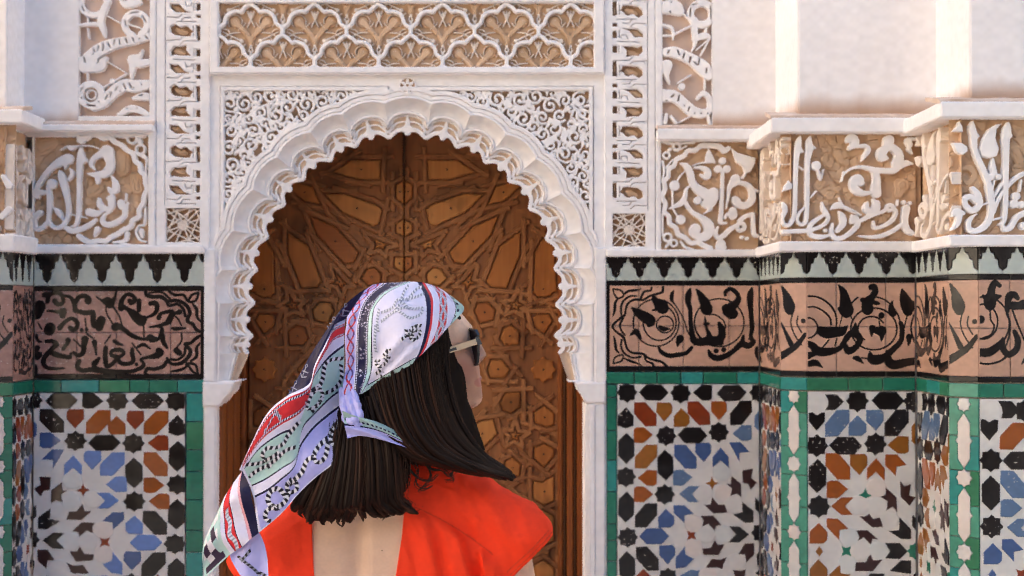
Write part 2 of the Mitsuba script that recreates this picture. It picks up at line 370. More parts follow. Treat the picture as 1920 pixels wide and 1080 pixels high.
TXT_R = """640,130,44 600,150,50 560,112,48 480,106,45 400,107,45 350,145,42 285,150,42 250,195,42 185,225,42 160,285,40 115,310,40 110,380,40 75,420,40 82,490,42 55,555,42 85,620,42 75,690,42 115,730,40 125,795,42 175,830,42 200,890,42 260,920,42 310,965,42 370,960,42 420,985,45 480,1010,45|
215,262,10 270,285,50 305,350,60 320,420,60 360,480,75 430,530,95 480,560,110 500,560,110 470,620,90 430,620,60|370,590,70|510,520,90|345,300,20 400,300,35 455,325,50 455,370,70 420,378,36 395,360,16|
p 468,130 490,170 530,255 435,255 440,190|330,280,10 400,258,12 520,250,14|590,240,62|550,312,68|628,312,68|592,320,30 585,500,34 578,700,36 572,780,36 620,790,20|
p 670,130 720,170 790,190 880,215 875,270 830,345 780,340 770,290 710,250|800,340,20 768,390,26|120,660,12 170,640,35 230,610,50 258,560,40 270,490,28 300,465,20|258,600,38 280,640,38 330,700,38 400,740,55 460,800,90 470,860,90 430,910,80 370,905,66 335,870,84 350,840,95|430,705,12 485,665,34|
165,460,92|220,760,85|270,320,12 220,370,14 190,420,14|148,510,14 150,640,14 170,690,14 200,740,12|705,400,84 690,430,75 650,480,40 640,560,25 620,660,15|
700,440,30 760,435,38 820,460,48 850,520,62 845,590,66 790,635,60 725,620,66 700,580,60 735,590,30|860,500,40 912,508,16|680,680,66 680,725,70 640,705,30 610,745,24|
850,712,40 790,730,40 740,770,40|o 750,822,32,32,36|715,808,35 650,850,45 600,900,45 550,918,42 527,880,34 548,825,18|855,712,38 860,800,36 870,890,36 930,905,30|575,975,84 562,1010,60 610,1005,30|760,915,34|805,925,32|
o 185,112,30,30,22|o 95,192,28,28,20|125,140,34|60,70,20 150,90,20 260,85,18 340,78,16|200,150,14 270,110,16|60,245,22 75,330,18 55,430,14|150,230,14 90,300,14|o 105,915,34,34,20|o 160,965,28,28,18|60,700,14 60,830,18 60,900,14|220,950,14 260,1000,20 330,1020,14|130,950,26 90,1000,20"""
LOW_R = "620,480,60 520,420,80|600,900,90|770,560,50|230,860,120|800,400,100"
TXT_1 = """205,70,8 190,120,50 180,190,60 165,300,46 158,500,42 155,650,42 145,800,42 105,890,36 55,885,30 40,830,20|p 200,150 240,220 190,230|300,70,8 285,120,50 290,190,66 272,300,46 268,500,42 265,700,42 255,850,40 215,890,28 175,850,28 190,790,25 250,720,12|p 300,130 352,185 290,215|
0,715,40 35,702,50 65,745,45 48,800,40 20,835,40|10,955,36 120,950,40 250,945,40 330,930,36 420,890,36 460,830,34 440,780,42 415,740,40 403,680,8|420,800,30 330,860,40 287,920,44 300,980,44 380,1002,44 460,990,26|
490,745,16 545,710,60 600,725,34 700,760,12 765,800,8|560,765,10 592,820,60 595,885,56 545,945,40|500,880,20 490,960,40 520,1010,44 590,1010,42 670,960,42 730,890,50 710,830,60 680,860,46|680,800,16 680,850,44|
760,855,34 830,815,42 900,790,36 960,770,34 1000,745,30|o 1030,732,26,26,34|1065,730,30 1085,780,36 1050,850,38 960,905,36 890,915,34 878,860,18|820,690,30 808,740,60 850,775,50 880,730,44 905,690,60 915,740,50 890,790,36|870,650,10 900,695,60|
1105,660,10 1098,710,15|1180,740,74 1165,840,62 1182,930,60 1240,970,40|1140,890,36 1050,950,40 950,992,40 850,1002,30 740,990,10|1158,682,40|1215,690,36|435,942,36|
578,490,10 610,420,16 680,370,24 760,355,32 840,370,40 900,390,60 960,390,50 1060,390,60 1110,345,76 1180,322,56 1245,330,8|1095,330,96 1115,250,84 1075,190,72 1020,175,60 955,220,90 960,265,80 1000,275,36|1020,110,100 1012,160,90|
895,400,70 908,480,72 900,560,92 905,600,90|860,592,30 780,600,52 705,560,80 690,500,70 730,475,104 765,505,60|640,110,44 680,90,84 712,130,72 665,180,44|690,172,26 800,160,34 832,200,44 800,250,40 768,305,8|
1212,150,60 1195,110,50 1250,98,30 1320,90,30|1205,190,40 1242,235,8|350,345,88|368,390,22 385,450,30 392,480,10|400,465,8 418,380,10|p 95,480 130,520 125,560 35,585 60,530|188,350,12 232,382,10|300,640,10 350,580,15|590,485,12 602,400,10|560,640,10 620,740,12 760,800,10"""
LOW_1 = "380,530,90 440,450,80|480,620,90|560,230,80 590,300,70|480,330,80|1150,520,150|60,230,100 60,320,90|560,560,70|480,200,50|1120,600,90|640,700,60"
TXT_2 = """p 405,75 432,120 436,165 350,160 385,120|520,75,10 515,130,55 530,200,60 530,280,50 555,370,50 610,490,50 650,600,52 675,720,56 675,840,54 640,940,54 560,1000,46 490,990,46 482,930,40 520,880,20 552,860,10|p 540,150 580,205 540,240|
p 768,95 720,140 710,220 740,310 720,370 660,388 600,370 580,310 600,230 650,150 710,105|690,390,12 690,470,52 700,510,50|672,545,62|735,545,54|700,580,16 685,640,14|
820,90,20 810,150,70 800,220,66 800,400,50 795,600,46 795,800,42 780,920,36 740,950,12|p 830,150 858,200 820,240|p 345,258 420,258 470,290 475,330 430,362 385,340|
520,645,40 560,700,60 575,780,52 520,832,50 460,792,50 450,735,50 500,712,44 545,760,30|440,855,30 380,840,60 345,870,30|400,880,60 385,950,40 338,995,10|945,520,40 880,560,38 820,622,30 760,690,30 720,770,30 700,840,24|770,600,24 700,715,18|
885,710,70|868,775,74|930,780,60|930,570,14 915,665,18|960,850,50 890,890,44 840,970,46 790,990,40 768,950,20|950,960,70|690,910,18 760,890,18|610,780,14 660,760,14|1010,520,40 1060,600,60|1000,860,50 1060,800,60"""
LOW_2 = "400,520,30 440,470,40 520,470,60 548,540,60 490,600,50 440,560,36|880,320,110 930,400,80|920,160,90 880,110,50|600,600,60|330,420,90|890,520,50"

def leafage(clip, seed, Y):
    """low leaves and tendrils cut into the ground behind the letters"""
    rr = random.Random(seed)
    x0, z0, x1, z1 = clip.bounds
    out = []
    for _ in range(int((x1 - x0) * (z1 - z0) * 1500)):
        x, z, a = rr.uniform(x0, x1), rr.uniform(z0, z1), rr.uniform(0, 360)
        r = rr.uniform(.010, .019)
        g = unary_union([Point(0, 0).buffer(r * .62, 6), Polygon([(-r * .5, 0), (r * .5, 0), (0, r * 1.5)]), Point(r * .5, r * .3).buffer(r * .5, 6), Point(-r * .5, r * .3).buffer(r * .5, 6)])
        vein = LineString([(0, -r * .5), (r * .08, r * .4), (0, r * 1.2)]).buffer(.0008, 2)
        g = affinity.translate(affinity.rotate(g.difference(vein), a, origin=(0, 0)), x, z).intersection(clip)
        out.append((g, rr.uniform(.0025, .0065)))
    return out
def carved(key, frame, Y, txt, low, o, k, clip, ground='carved_ground', depth=0.022, gw=-0.020):
    g = topoly(draw(txt, *o, k), Y).intersection(clip)
    part(key, 'ground', sheet(frame, *clip.bounds[::2], *clip.bounds[1::2], gw), ground)
    if low:
        l = topoly(draw(low, *o, k), Y).intersection(clip)
        vein = topoly(draw(low.replace('|', '|'), *o, k), Y).buffer(-.009).intersection(clip)
        part(key, 'leaf_relief', frame.mesh(cat([relief(l, .008, .003, gw), relief(vein, .003, .002, gw + .008)])), ground)
        labels[key + '__leaf_relief'] = {'kind': 'stuff'}
    lf_ = [relief(q, h_, .0016, gw) for q, h_ in leafage(clip, len(txt), Y) if not q.is_empty]
    part(key, 'leaf_relief', frame.mesh(cat([q for q in lf_ if q is not None])), ground)
    labels[key + '__leaf_relief_001' if low else key + '__leaf_relief'] = {'kind': 'stuff'}
    # two low stages give the cut a hand-made edge
    part(key, 'lettering', frame.mesh(relief(g, depth, .0018, gw)), 'stucco')
    return g

def rframe(key, frame, outer, inner, h, mat='stucco', b=.003, w0=-.02):
    part(key, 'border', frame.mesh(relief(outer.difference(inner), h, b, w0)), mat)

def pbox(x0, y0, x1, y1, Y=D):
    return box(mx(x0, Y), mz(y1, Y), mx(x1, Y), mz(y0, Y))

k = thing('stucco_carving', 'square carved stucco panel with looping script left of the door', 'carving')
carved(k, FB, D, TXT_L, LOW_L, (50, 240), 4.696, pbox(60, 252, 279, 460))
rframe(k, FB, pbox(60, 243, 291, 468), pbox(61, 254, 278, 458), .026)
k = thing('stucco_carving', 'square carved stucco panel with looping script just right of the door band', 'carving')
carved(k, FB, D, TXT_R, LOW_R, (1230, 250), 4.696, pbox(1238, 262, 1424, 470))
rframe(k, FB, pbox(1230, 258, 1424, 474), pbox(1240, 265, 1426, 470), .022)
# the band on the first pier: return and front
def band_return(key, frame, W, Y, txt, low, o, k, x0, x1, z0, z1, ground='carved_ground'):
    g = topoly(draw(txt, *o, k), Y)
    a, b = mx(x0, Y), mx(x1, Y)
    g = affinity.affine_transform(g, [W / (b - a), 0, 0, 1, -a * W / (b - a), 0]).intersection(box(.004, z0, W - .002, z1))
    part(key, 'return_ground', sheet(frame, 0, W, z0, z1, -.018), ground)
    part(key, 'return_lettering', frame.mesh(relief(g, .020, .002, -.018)), 'stucco_warm')
k = thing('stucco_carving', 'carved stucco band with two tall upright letters on the pier nearer the door', 'carving')
fS1 = front(S1Y)
carved(k, fS1, S1Y, TXT_1, LOW_1, (1460, 240), 4.907, pbox(1467, 250, 1722, 455, S1Y))
band_return(k, Frame((X1, D, 0), (0, -1, 0), (-1, 0, 0)), D - S1Y, S1Y, TXT_1, LOW_1, (1460, 240), 4.907, 1480, 1722, mz(455, S1Y), mz(250, S1Y))
k = thing('stucco_carving', 'carved stucco band with crossing stems on the pier at the right edge', 'carving')
fS2 = front(S2Y)
carved(k, fS2, S2Y, TXT_2, LOW_2, (1710, 210), 4.5, pbox(1785, 222, 1950, 441, S2Y))
band_return(k, Frame((X2, S1Y, 0), (0, -1, 0), (-1, 0, 0)), S1Y - S2Y, S2Y, TXT_2, LOW_2, (1710, 210), 4.5, 1786, 1940, mz(441, S2Y), mz(222, S2Y))
k = thing('stucco_carving', 'narrow sliver of carved script on the pier at the left edge', 'carving')
fSL = front(SLY)
carved(k, fSL, SLY, TXT_2, '', (1710 - 1930, 215), 4.5, pbox(-160, 232, 24, 441, SLY))
band_return(k, Frame((XL, SLY, 0), (0, 1, 0), (1, 0, 0)), D - SLY, S1Y, TXT_1, '', (1460, 240), 4.907, 1480, 1722, mz(441, SLY), mz(238, SLY))

# upper carved strips
TXT_UL = """o 200,15,115,110,50|330,0,50 290,80,60 265,180,60 285,250,50 300,315,20|265,205,40 150,205,30 75,218,20|440,0,20 480,30,60 560,15,70 610,10,40|o 575,205,100,100,58,110,420|700,310,60 560,345,80 420,370,90 290,415,110 190,480,110 120,545,110 60,560,120|120,570,130 200,575,110 260,572,100 312,505,30|
640,430,10 605,490,40 545,522,90 600,552,80 700,540,50|550,560,70 542,640,40 535,692,10|o 180,830,95,95,58|200,950,50 290,900,85 380,805,100 480,745,105 560,755,110 650,745,90 700,730,60|555,862,30 640,845,70 700,852,60|430,1010,40 520,955,60 600,962,60 690,1010,40|
o 185,830,42,42,10|320,130,10 430,190,12|330,540,10 480,630,12|150,640,12 150,700,12|250,790,10 500,640,14|370,710,50|150,80,10 150,200,10|500,200,10 620,240,12|150,240,10 160,330,12"""
DOT_UL = "205,430,14 215,450,14|250,400,16 240,440,12|290,390,20 285,440,16|330,370,14 350,410,14|390,350,18 380,390,12|430,345,14 440,385,14|490,340,20 500,370,14|550,330,14 560,360,12|610,335,16|660,310,14 680,330,12|200,470,14|310,870,18 330,830,12|360,810,16 350,850,12|400,790,16 420,760,12|440,800,14|470,740,16 490,780,14|520,730,14 540,770,16|560,770,14|110,770,16 90,800,12|100,860,18|150,920,20 220,930,14|250,890,16|480,170,14 490,220,14|530,110,16 600,95,14|640,140,16 670,190,12|120,500,14 130,540,16|240,550,12 250,530,14|630,740,14|610,840,12 640,830,14|500,950,14|540,960,12|590,950,14|100,50,14 120,90,14|160,105,12"
TXT_UR = """o 775,100,85,85,54|720,150,50 720,230,50 725,330,30 700,392,10|720,292,40 800,272,50 842,285,15|470,50,90 560,50,115 605,80,70|495,400,66 560,400,84 640,430,84 720,472,92 790,530,110 830,590,60|470,520,100 515,500,66 500,580,40 525,645,15|470,740,100 560,748,92 620,792,84 700,860,84 780,882,70 835,850,50 832,760,40 785,722,40 745,760,30|500,890,24 490,950,34|535,905,24 575,955,24|825,910,24 840,965,24|475,190,24 545,215,24 555,300,12|475,270,12 545,270,12|545,270,14 690,195,16|810,220,20 800,280,16|840,290,14 770,420,16|620,670,56|590,640,12 690,580,14|800,600,12 800,690,14|690,900,14 600,950,12|690,150,12 620,90,12|735,380,10 830,300,12"""
DOT_UR = "520,390,14 510,410,12|590,390,14 600,420,16|640,410,14 630,450,14|690,440,20 680,480,16|720,480,16 740,500,14|760,450,12 750,500,14|815,530,16 810,560,14|730,560,14 745,580,14|540,750,18 560,735,14|600,740,14 590,780,16|640,820,16|680,830,14 670,860,12|720,880,14|770,880,16|820,880,14|760,720,14|690,60,14 685,120,14|700,30,12 740,20,14|845,40,12 850,140,14|530,85,20|540,10,16|500,780,16|500,690,12|770,80,10 790,120,10"
def strip(key, frame, txt, dots, o, k, x0, y0, x1, y1, Y=D):
    clip = pbox(x0, y0, x1, y1, Y)
    g = topoly(draw(txt, *o, k), Y).intersection(clip).difference(topoly(draw(dots, *o, k), Y))
    part(key, 'ground', sheet(frame, *clip.bounds[::2], *clip.bounds[1::2], -.018), 'carved_ground_pale')
    part(key, 'lettering', frame.mesh(relief(g, .020, .002, -.018)), 'stucco')
k = thing('carved_strip', 'tall carved strip with pierced script ribbons at the upper left', 'carved strip')
strip(k, FB, TXT_UL, DOT_UL, (130, 0), 4.696, 145, -4, 279, 217)
rframe(k, FB, pbox(140, -160, 291, 236), pbox(145, -150, 279, 217), .018, w0=-.016)
strip(k, FB, TXT_UL, DOT_UL, (130, -221), 4.696, 145, -225, 279, -4.3)
k = thing('carved_strip', 'tall carved strip with pierced script ribbons at the upper right', 'carved strip')
strip(k, FB, TXT_UR, DOT_UR, (1130, 0), 4.154, 1243, -4, 1336, 234)
rframe(k, FB, pbox(1229.5, -160, 1339, 240), pbox(1243, -150, 1336, 234), .018, w0=-.016)
strip(k, FB, TXT_UR, DOT_UR, (1130, -238), 4.154, 1243, -242, 1336, -4.3)
# ---------------------------------------------------------------- interlaced vertical bands and little lattice grilles beside the arch
HOLES = [[(120,215),(160,190),(195,215),(205,222),(250,205),(275,215),(285,235),(325,255),(300,275),(295,300),(250,300),(160,290),(125,260)],
         [(120,420),(160,380),(200,382),(265,370),(260,420),(280,445),(303,462),(260,462),(200,465),(165,455),(130,468)],
         [(120,530),(150,540),(190,535),(240,590),(305,612),(170,612),(120,570)],
         [(338,205),(380,205),(380,335),(345,335)], [(338,405),(380,405),(380,472),(338,470)],
         [(338,530),(380,530),(380,590),(360,600),(338,585)], [(338,628),(380,628),(380,660),(338,660)]]
CUTS = [[(90,335),(205,330),(230,308)], [(208,370),(240,340),(372,340)], [(150,495),(340,502)], [(95,650),(190,655),(228,625)],
        [(212,690),(240,655),(295,655)], [(178,690),(345,690)], [(250,520),(262,560),(305,555),(305,530)], [(320,215),(322,300)], [(325,400),(325,470)], [(322,530),(322,600)]]
def kufic(rot):
    hs, cs, flecks = [], [], []
    for n in range(-2, 4):
        for P in HOLES:
            q = [(290 + x / 4.5 + random.uniform(-.5, .5), (y + 514 * n) / 4.5 + random.uniform(-.5, .5)) for x, y in P]
            hs.append(Polygon(q).buffer(0))
        for P in CUTS:
            cs.append(LineString([(290 + x / 4.5, (y + 514 * n) / 4.5) for x, y in P]).buffer(.75, 2))
        cs.append(LineString([(308.3, -200), (308.3, 470)]).buffer(.7))
        for c in ((108, 318), (108, 352), (108, 620), (300, 408)):
            cs.append(Point(290 + c[0] / 4.5, (c[1] + 514 * n) / 4.5).buffer(.9, 3))
    g, c = unary_union(hs), unary_union(cs)
    if rot:
        g, c = (affinity.affine_transform(q, [-1, 0, 0, -1, 1523.4, 188 + 114]) for q in (g, c))
    return g, c
def grille(x0, y0, x1, y1):
    w, h = x1 - x0, y1 - y0
    L = []
    L += [[(0, 0), (1, 1)], [(0, 1), (1, 0)]]
    for a in (.30, .70):
        L += [[(a, 0), (1 - a, 1)], [(0, a), (1, 1 - a)]]
    for a, b in ((.18, .62), (.82, .38)):
        L += [[(a, 0), (1, b + .0)], [(0, b), (1 - a, 1)] if a < .5 else [(a, 0), (0, 1 - b)], [(1, a), (b, 1)], [(0, a), (b, 0)]]
    L += [[(.5, .36), (.64, .5), (.5, .64), (.36, .5), (.5, .36)], [(.4, .4), (.6, .4), (.6, .6), (.4, .6), (.4, .4)]]
    return unary_union([LineString([(x0 + u * w, y0 + v * h) for u, v in l]).buffer(1.25, 2) for l in L]).intersection(box(x0, y0, x1, y1))
for rot, (bx0, bx1, gx0, gy0, gx1, gy1, yb, name) in enumerate([
        (292, 391, 308, 390, 375, 454, 472, 'left'), (1134, 1228.5, 1148, 400, 1212, 462, 470, 'right')]):
    key = thing('interlace_band', f'tall pierced interlace band on the {name} side of the arch', 'carved band')
    holes, cuts = kufic(rot)
    lo, hi = (-150, gy0 - 16)
    win = box(315 if not rot else 1149, lo, 375 if not rot else 1208, hi)
    holes, cuts = holes.intersection(win), cuts.intersection(win.buffer(13))
    plate = box(bx0, -160, bx1, yb).difference(holes).difference(cuts).difference(box(gx0 + (2 if not rot else 1), gy0, gx1 - 1, gy1))
    part(key, 'interlace', FB.mesh(relief(topoly(plate), .020, .0014, -.020)), 'stucco')
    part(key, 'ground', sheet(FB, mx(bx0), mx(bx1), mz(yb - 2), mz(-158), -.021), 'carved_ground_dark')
    rnd = []
    for h in polys(holes):
        if h.area > 200:
            c = h.representative_point()
            rnd.append(stroke([(c.x - 9, c.y - 3, 9), (c.x, c.y + 1, 12), (c.x + 8, c.y + 3, 7)]).intersection(h.buffer(-2.5)))
    part(key, 'leaf_relief', FB.mesh(relief(topoly(unary_union(rnd)), .009, .004, -.0205)), 'carved_ground')
    labels[key + '__leaf_relief'] = {'kind': 'stuff'}
    key = thing('lattice_grille', f'small square star lattice below the {name} interlace band', 'lattice')
    part(key, 'strand', FB.mesh(relief(topoly(grille(gx0, gy0, gx1, gy1)), .012, .0012, -.018)), 'stucco_warm')
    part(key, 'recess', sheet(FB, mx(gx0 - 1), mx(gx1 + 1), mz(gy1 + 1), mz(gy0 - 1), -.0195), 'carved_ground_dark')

# ---------------------------------------------------------------- lobed lattice panel above the arch
def lobes():
    half = [(0, 0), (42, 25), (80, 55), (112, 92), (155, 85), (205, 92), (262, 125), (292, 175), (305, 225), (340, 255), (370, 280), (382, 315), (380, 365)]
    out, fine, low = [], [], []
    for r in (-1, 0, 1, 2):
        for j in range(-2, 8):
            cx, ty = 460 + 758 * j + (380 if r % 2 else 0), 38 + 366 * r
            for s in (-1, 1):
                P = lambda L: [(cx + s * x + random.uniform(-3, 3), ty + y + random.uniform(-3, 3), w) for x, y, w in L]
                out.append(stroke(P([(x, y, 40) for x, y in half]), 4))
                low += [stroke(P([(190, 205, 60), (120, 272, 66), (50, 345, 56), (18, 400, 48), (12, 480, 36)])), Point(cx + s * 188, ty + 205).buffer(62, 8)]
                fine += [stroke(P([(38, 85, 26), (5, 165, 18), (-42, 265, 10)])), Point(cx + s * 112, ty + 432).buffer(24, 5),
                         stroke(P([(112, 432, 22), (200, 388, 14), (330, 322, 10)])), stroke(P([(330, 390, 12), (230, 340, 10), (130, 330, 8)])), stroke(P([(355, 175, 12), (380, 215, 26), (395, 260, 12)])),
                         stroke(P([(230, 395, 12), (265, 440, 10)])), stroke(P([(188, 205, 10), (205, 190, 10), (190, 175, 10), (170, 195, 8)]))]
                a_ = np.radians(np.arange(-200, 60, 20))
                fine += [stroke(P([(188 + 84 * math.cos(t), 205 + 84 * math.sin(t), 9) for t in a_]), 2), stroke(P([(0, 75, 10), (0, 120, 24), (0, 160, 8)])), stroke(P([(60, 215, 8), (95, 260, 10), (150, 300, 8)])), stroke(P([(250, 330, 8), (280, 300, 12), (330, 290, 8)])), stroke(P([(60, 470, 10), (110, 500, 14), (150, 480, 8)]))]
                fine.append(stroke(P([(380, 120, 22), (365, 160, 14), (352, 190, 8)])))
    return [affinity.affine_transform(unary_union(g), [1 / 6.295, 0, 0, 1 / 6.295, 395, 0]) for g in (out, fine, low)]
key = thing('lobed_carving', 'long carved panel of interlocking lobed arches over the doorway', 'carving')
o_, f_, l_ = lobes()
win = box(408, 3, 1115, 127)
part(key, 'border', FB.mesh(relief(topoly(box(393, -8, 1133, 138).difference(win.buffer(-1.2))), .036, .003, -.024)), 'stucco')
part(key, 'trellis', FB.mesh(relief(topoly(o_.intersection(win)), .022, .0022, -.016)), 'stucco')
part(key, 'flower_relief', FB.mesh(relief(topoly(f_.intersection(win)), .010, .0015, -.016)), 'stucco_warm')
labels[key + '__flower_relief'] = {'kind': 'stuff'}; labels[key + '__stem_relief'] = {'kind': 'stuff'}
part(key, 'stem_relief', FB.mesh(relief(topoly(l_.intersection(win)), .010, .0045, -.016)), 'carved_ground')
part(key, 'ground', sheet(FB, mx(406), mx(1117), mz(129), mz(1), -.017), 'carved_ground')

# ---------------------------------------------------------------- the lobed arch
CL = [(468, 662), (476, 630), (480, 568), (485, 506), (505, 446), (536, 386), (572, 339), (622, 304), (668, 278), (730, 262)]
CR = [(798, 263), (855, 279), (907, 307), (952, 342), (990, 393), (1021, 449), (1037, 503), (1040, 571), (1038, 629), (1047, 661)]
CU = np.array([(444, 716)] + CL + CR + [(1066, 714)], float)
def nrm(p):
    if p[1] > 500: n = np.array([1.0 if p[0] > 760 else -1.0, 0])
    else: n = p - np.array([762, 500.0])
    return n / np.linalg.norm(n)
NS = np.array([nrm(p) for p in CU])
NT = 24
def arch_curves():
    E, Dc, B, I = [], [], [], []
    for i in range(len(CU) - 1):
        a, b, na, nb = CU[i], CU[i + 1], NS[i], NS[i + 1]
        n = nrm((a + b) / 2)
        end = i in (0, len(CU) - 2)
        L = min(1.0, np.linalg.norm(b - a) / 60)
        for t in np.linspace(0, 1, NT, endpoint=(i == len(CU) - 2)):
            s = abs(2 * t - 1)
            he = 0 if end else L * (13 * (1 - s) + 9 * math.sin(math.pi * s))
            gap = 0 if end else 2.5 * max(0, 1 - min(t, 1 - t) / .05)
            E.append(a + (b - a) * t + n * (he + gap))
            if end:
                w0, w1 = (20, 12) if i else (12, 20)
                Dc.append(a + na * w0 + (b + nb * w1 - a - na * w0) * t)
            else:
                Dc.append(a + na * 20 + (b + nb * 20 - a - na * 20) * t + n * 27 * L * math.sqrt(max(0, 1 - (2 * t - 1) ** 2)))
            qa, qb = (a + na * 75, b + nb * 75)
            ks = 10 * L * (1 - (2 * t - 1) ** 2) if a[1] < 560 or b[1] < 560 else 0
            P = qa + (qb - qa) * t + n * ks
            if max(a[1], b[1]) > 600: P[0] = 1113 if P[0] > 760 else 407
            B.append(P); I.append((i, t))
    return np.array(E), np.array(Dc), np.array(B), I
cE, cD, cB, cI = arch_curves()
YA = 4.012
def ring3(c, Y):
    Y = np.broadcast_to(Y, (len(c),))
    return np.column_stack([(c[:, 0] - CX) * Y / FPX, Y, CZ + (HZ - c[:, 1]) * Y / FPX])
def loft(rows):
    n = len(rows[0]); V = np.vstack(rows)
    i, j = np.meshgrid(np.arange(len(rows) - 1), np.arange(n - 1), indexing='ij')
    a = (i * n + j).ravel()
    return trimesh.Trimesh(V, np.vstack([np.column_stack([a, a + 1, a + n + 1]), np.column_stack([a, a + n + 1, a + n])]), process=False)
arch = thing('arch', 'white scalloped stucco arch with pierced rim framing the wooden door', 'arch')
sect = [(0, 4.016), (.04, 4.007), (.12, 4.006), (.24, 4.013), (.38, 4.022), (.54, 4.031), (.70, 4.038), (.80, 4.041), (.82, 4.034), (.89, 4.033), (.90, 4.042), (.93, 4.044), (.945, 4.040), (1.0, 4.042), (1.0, 4.060)]
part(arch, 'cove', loft([ring3(cB + (cD - cB) * f, y) for f, y in sect]), 'stucco', smooth=50)
part(arch, 'rim_ground', loft([ring3(cD, 4.052), ring3((cD * 2 + cE) / 3, 4.057), ring3((cD + cE * 2) / 3, 4.056), ring3(cE, 4.052)]), 'rim_beige')
# soffit under the rim
nE = np.array([nrm(p) for p in cE])
part(arch, 'soffit', loft([ring3(cE, 4.048), ring3(cE + nE * .5, 4.16), ring3(cE + nE * 60, 4.16)]), 'stucco')
def lobe_pt(c, i, t):
    i0 = i * NT
    x = i0 + t * NT
    a = int(min(max(math.floor(x), 0), len(c) - 1)); b = min(a + 1, len(c) - 1)
    return c[a] + (c[b] - c[a]) * (x - a)
st = []
n_l = len(CU) - 1
for i in range(n_l):
    if i in (0, n_l - 1): continue
    e = lambda t: lobe_pt(cE, i, t); d = lambda t: lobe_pt(cD, i, t)
    m = lambda t, f: e(t) * (1 - f) + d(t) * f
    st.append(stroke([(*m(t, .09), 7.5) for t in np.linspace(.02, .98, 15)], 2))
    st.append(stroke([(*m(t, .95), 3.0) for t in np.linspace(.02, .98, 15)], 2))
    st.append(stroke([(*m(t, .60), 2.6) for t in np.linspace(.06, .94, 11)], 2))
    st.append(stroke([(*m(.5, .05), 13), (*m(.5, .35), 10), (*m(.5, .6), 8), (*m(.5, 1.0), 3)]))
    st.append(stroke([(*m(.36, .22), 3), (*m(.44, .30), 6), (*m(.5, .45), 7), (*m(.56, .30), 6), (*m(.64, .22), 3)]))
    if i < n_l - 2:
        e2 = lambda t, f: lobe_pt(cE, i + 1, t) * (1 - f) + lobe_pt(cD, i + 1, t) * f
        st.append(stroke([(*m(.80, .62), 2.8), (*m(.96, .45), 2.8), (*e2(.10, .10), 2.8)]))
        st.append(stroke([(*m(.86, .10), 2.8), (*e2(.04, .45), 2.8), (*e2(.20, .62), 2.8)]))
        st.append(stroke([(*m(.88, .85), 2.6), (*m(.97, .60), 2.6), (*e2(.05, .30), 2.6)]))
        st.append(stroke([(*m(.95, .30), 2.6), (*e2(.03, .60), 2.6), (*e2(.12, .85), 2.6)]))
rimP = unary_union(st)
FA = front(4.058)
part(arch, 'rim_tracery', FA.mesh(relief(topoly(rimP, 4.058), .0115, .0024, 0)), 'stucco')
inside = Polygon(np.vstack([cB, [(1113, 800), (407, 800)]])).buffer(0)
plate = box(389, 130, 1136, 716).difference(inside)
key_cut = box(727, 140, 801, 190)
field = box(420, 169, 1105, 470).difference(inside.buffer(17)).difference(key_cut)
field = unary_union([q for q in polys(field) if q.area > 900])
bord = field.buffer(7, join_style=2).difference(field)
FP = front(YA)
part(arch, 'face', FP.mesh(relief(topoly(plate.difference(field).difference(bord.buffer(1.5)), YA), .03, .0015, -.03)), 'stucco')
groove = inside.buffer(9).difference(inside.buffer(6.3)).intersection(plate)
part(arch, 'band', FP.mesh(relief(topoly(inside.buffer(7.2).difference(inside.buffer(.4)).intersection(plate), YA), .004, .0012, 0)), 'stucco')
part(arch, 'band', FP.mesh(relief(topoly(inside.buffer(16.4).difference(inside.buffer(8.6)).intersection(box(402, 150, 1120, 480)), YA), .006, .0012, 0)), 'stucco')
for q in polys(bord): part(arch, 'border', FP.mesh(relief(topoly(q, YA), .036, .002, -.03)), 'stucco')
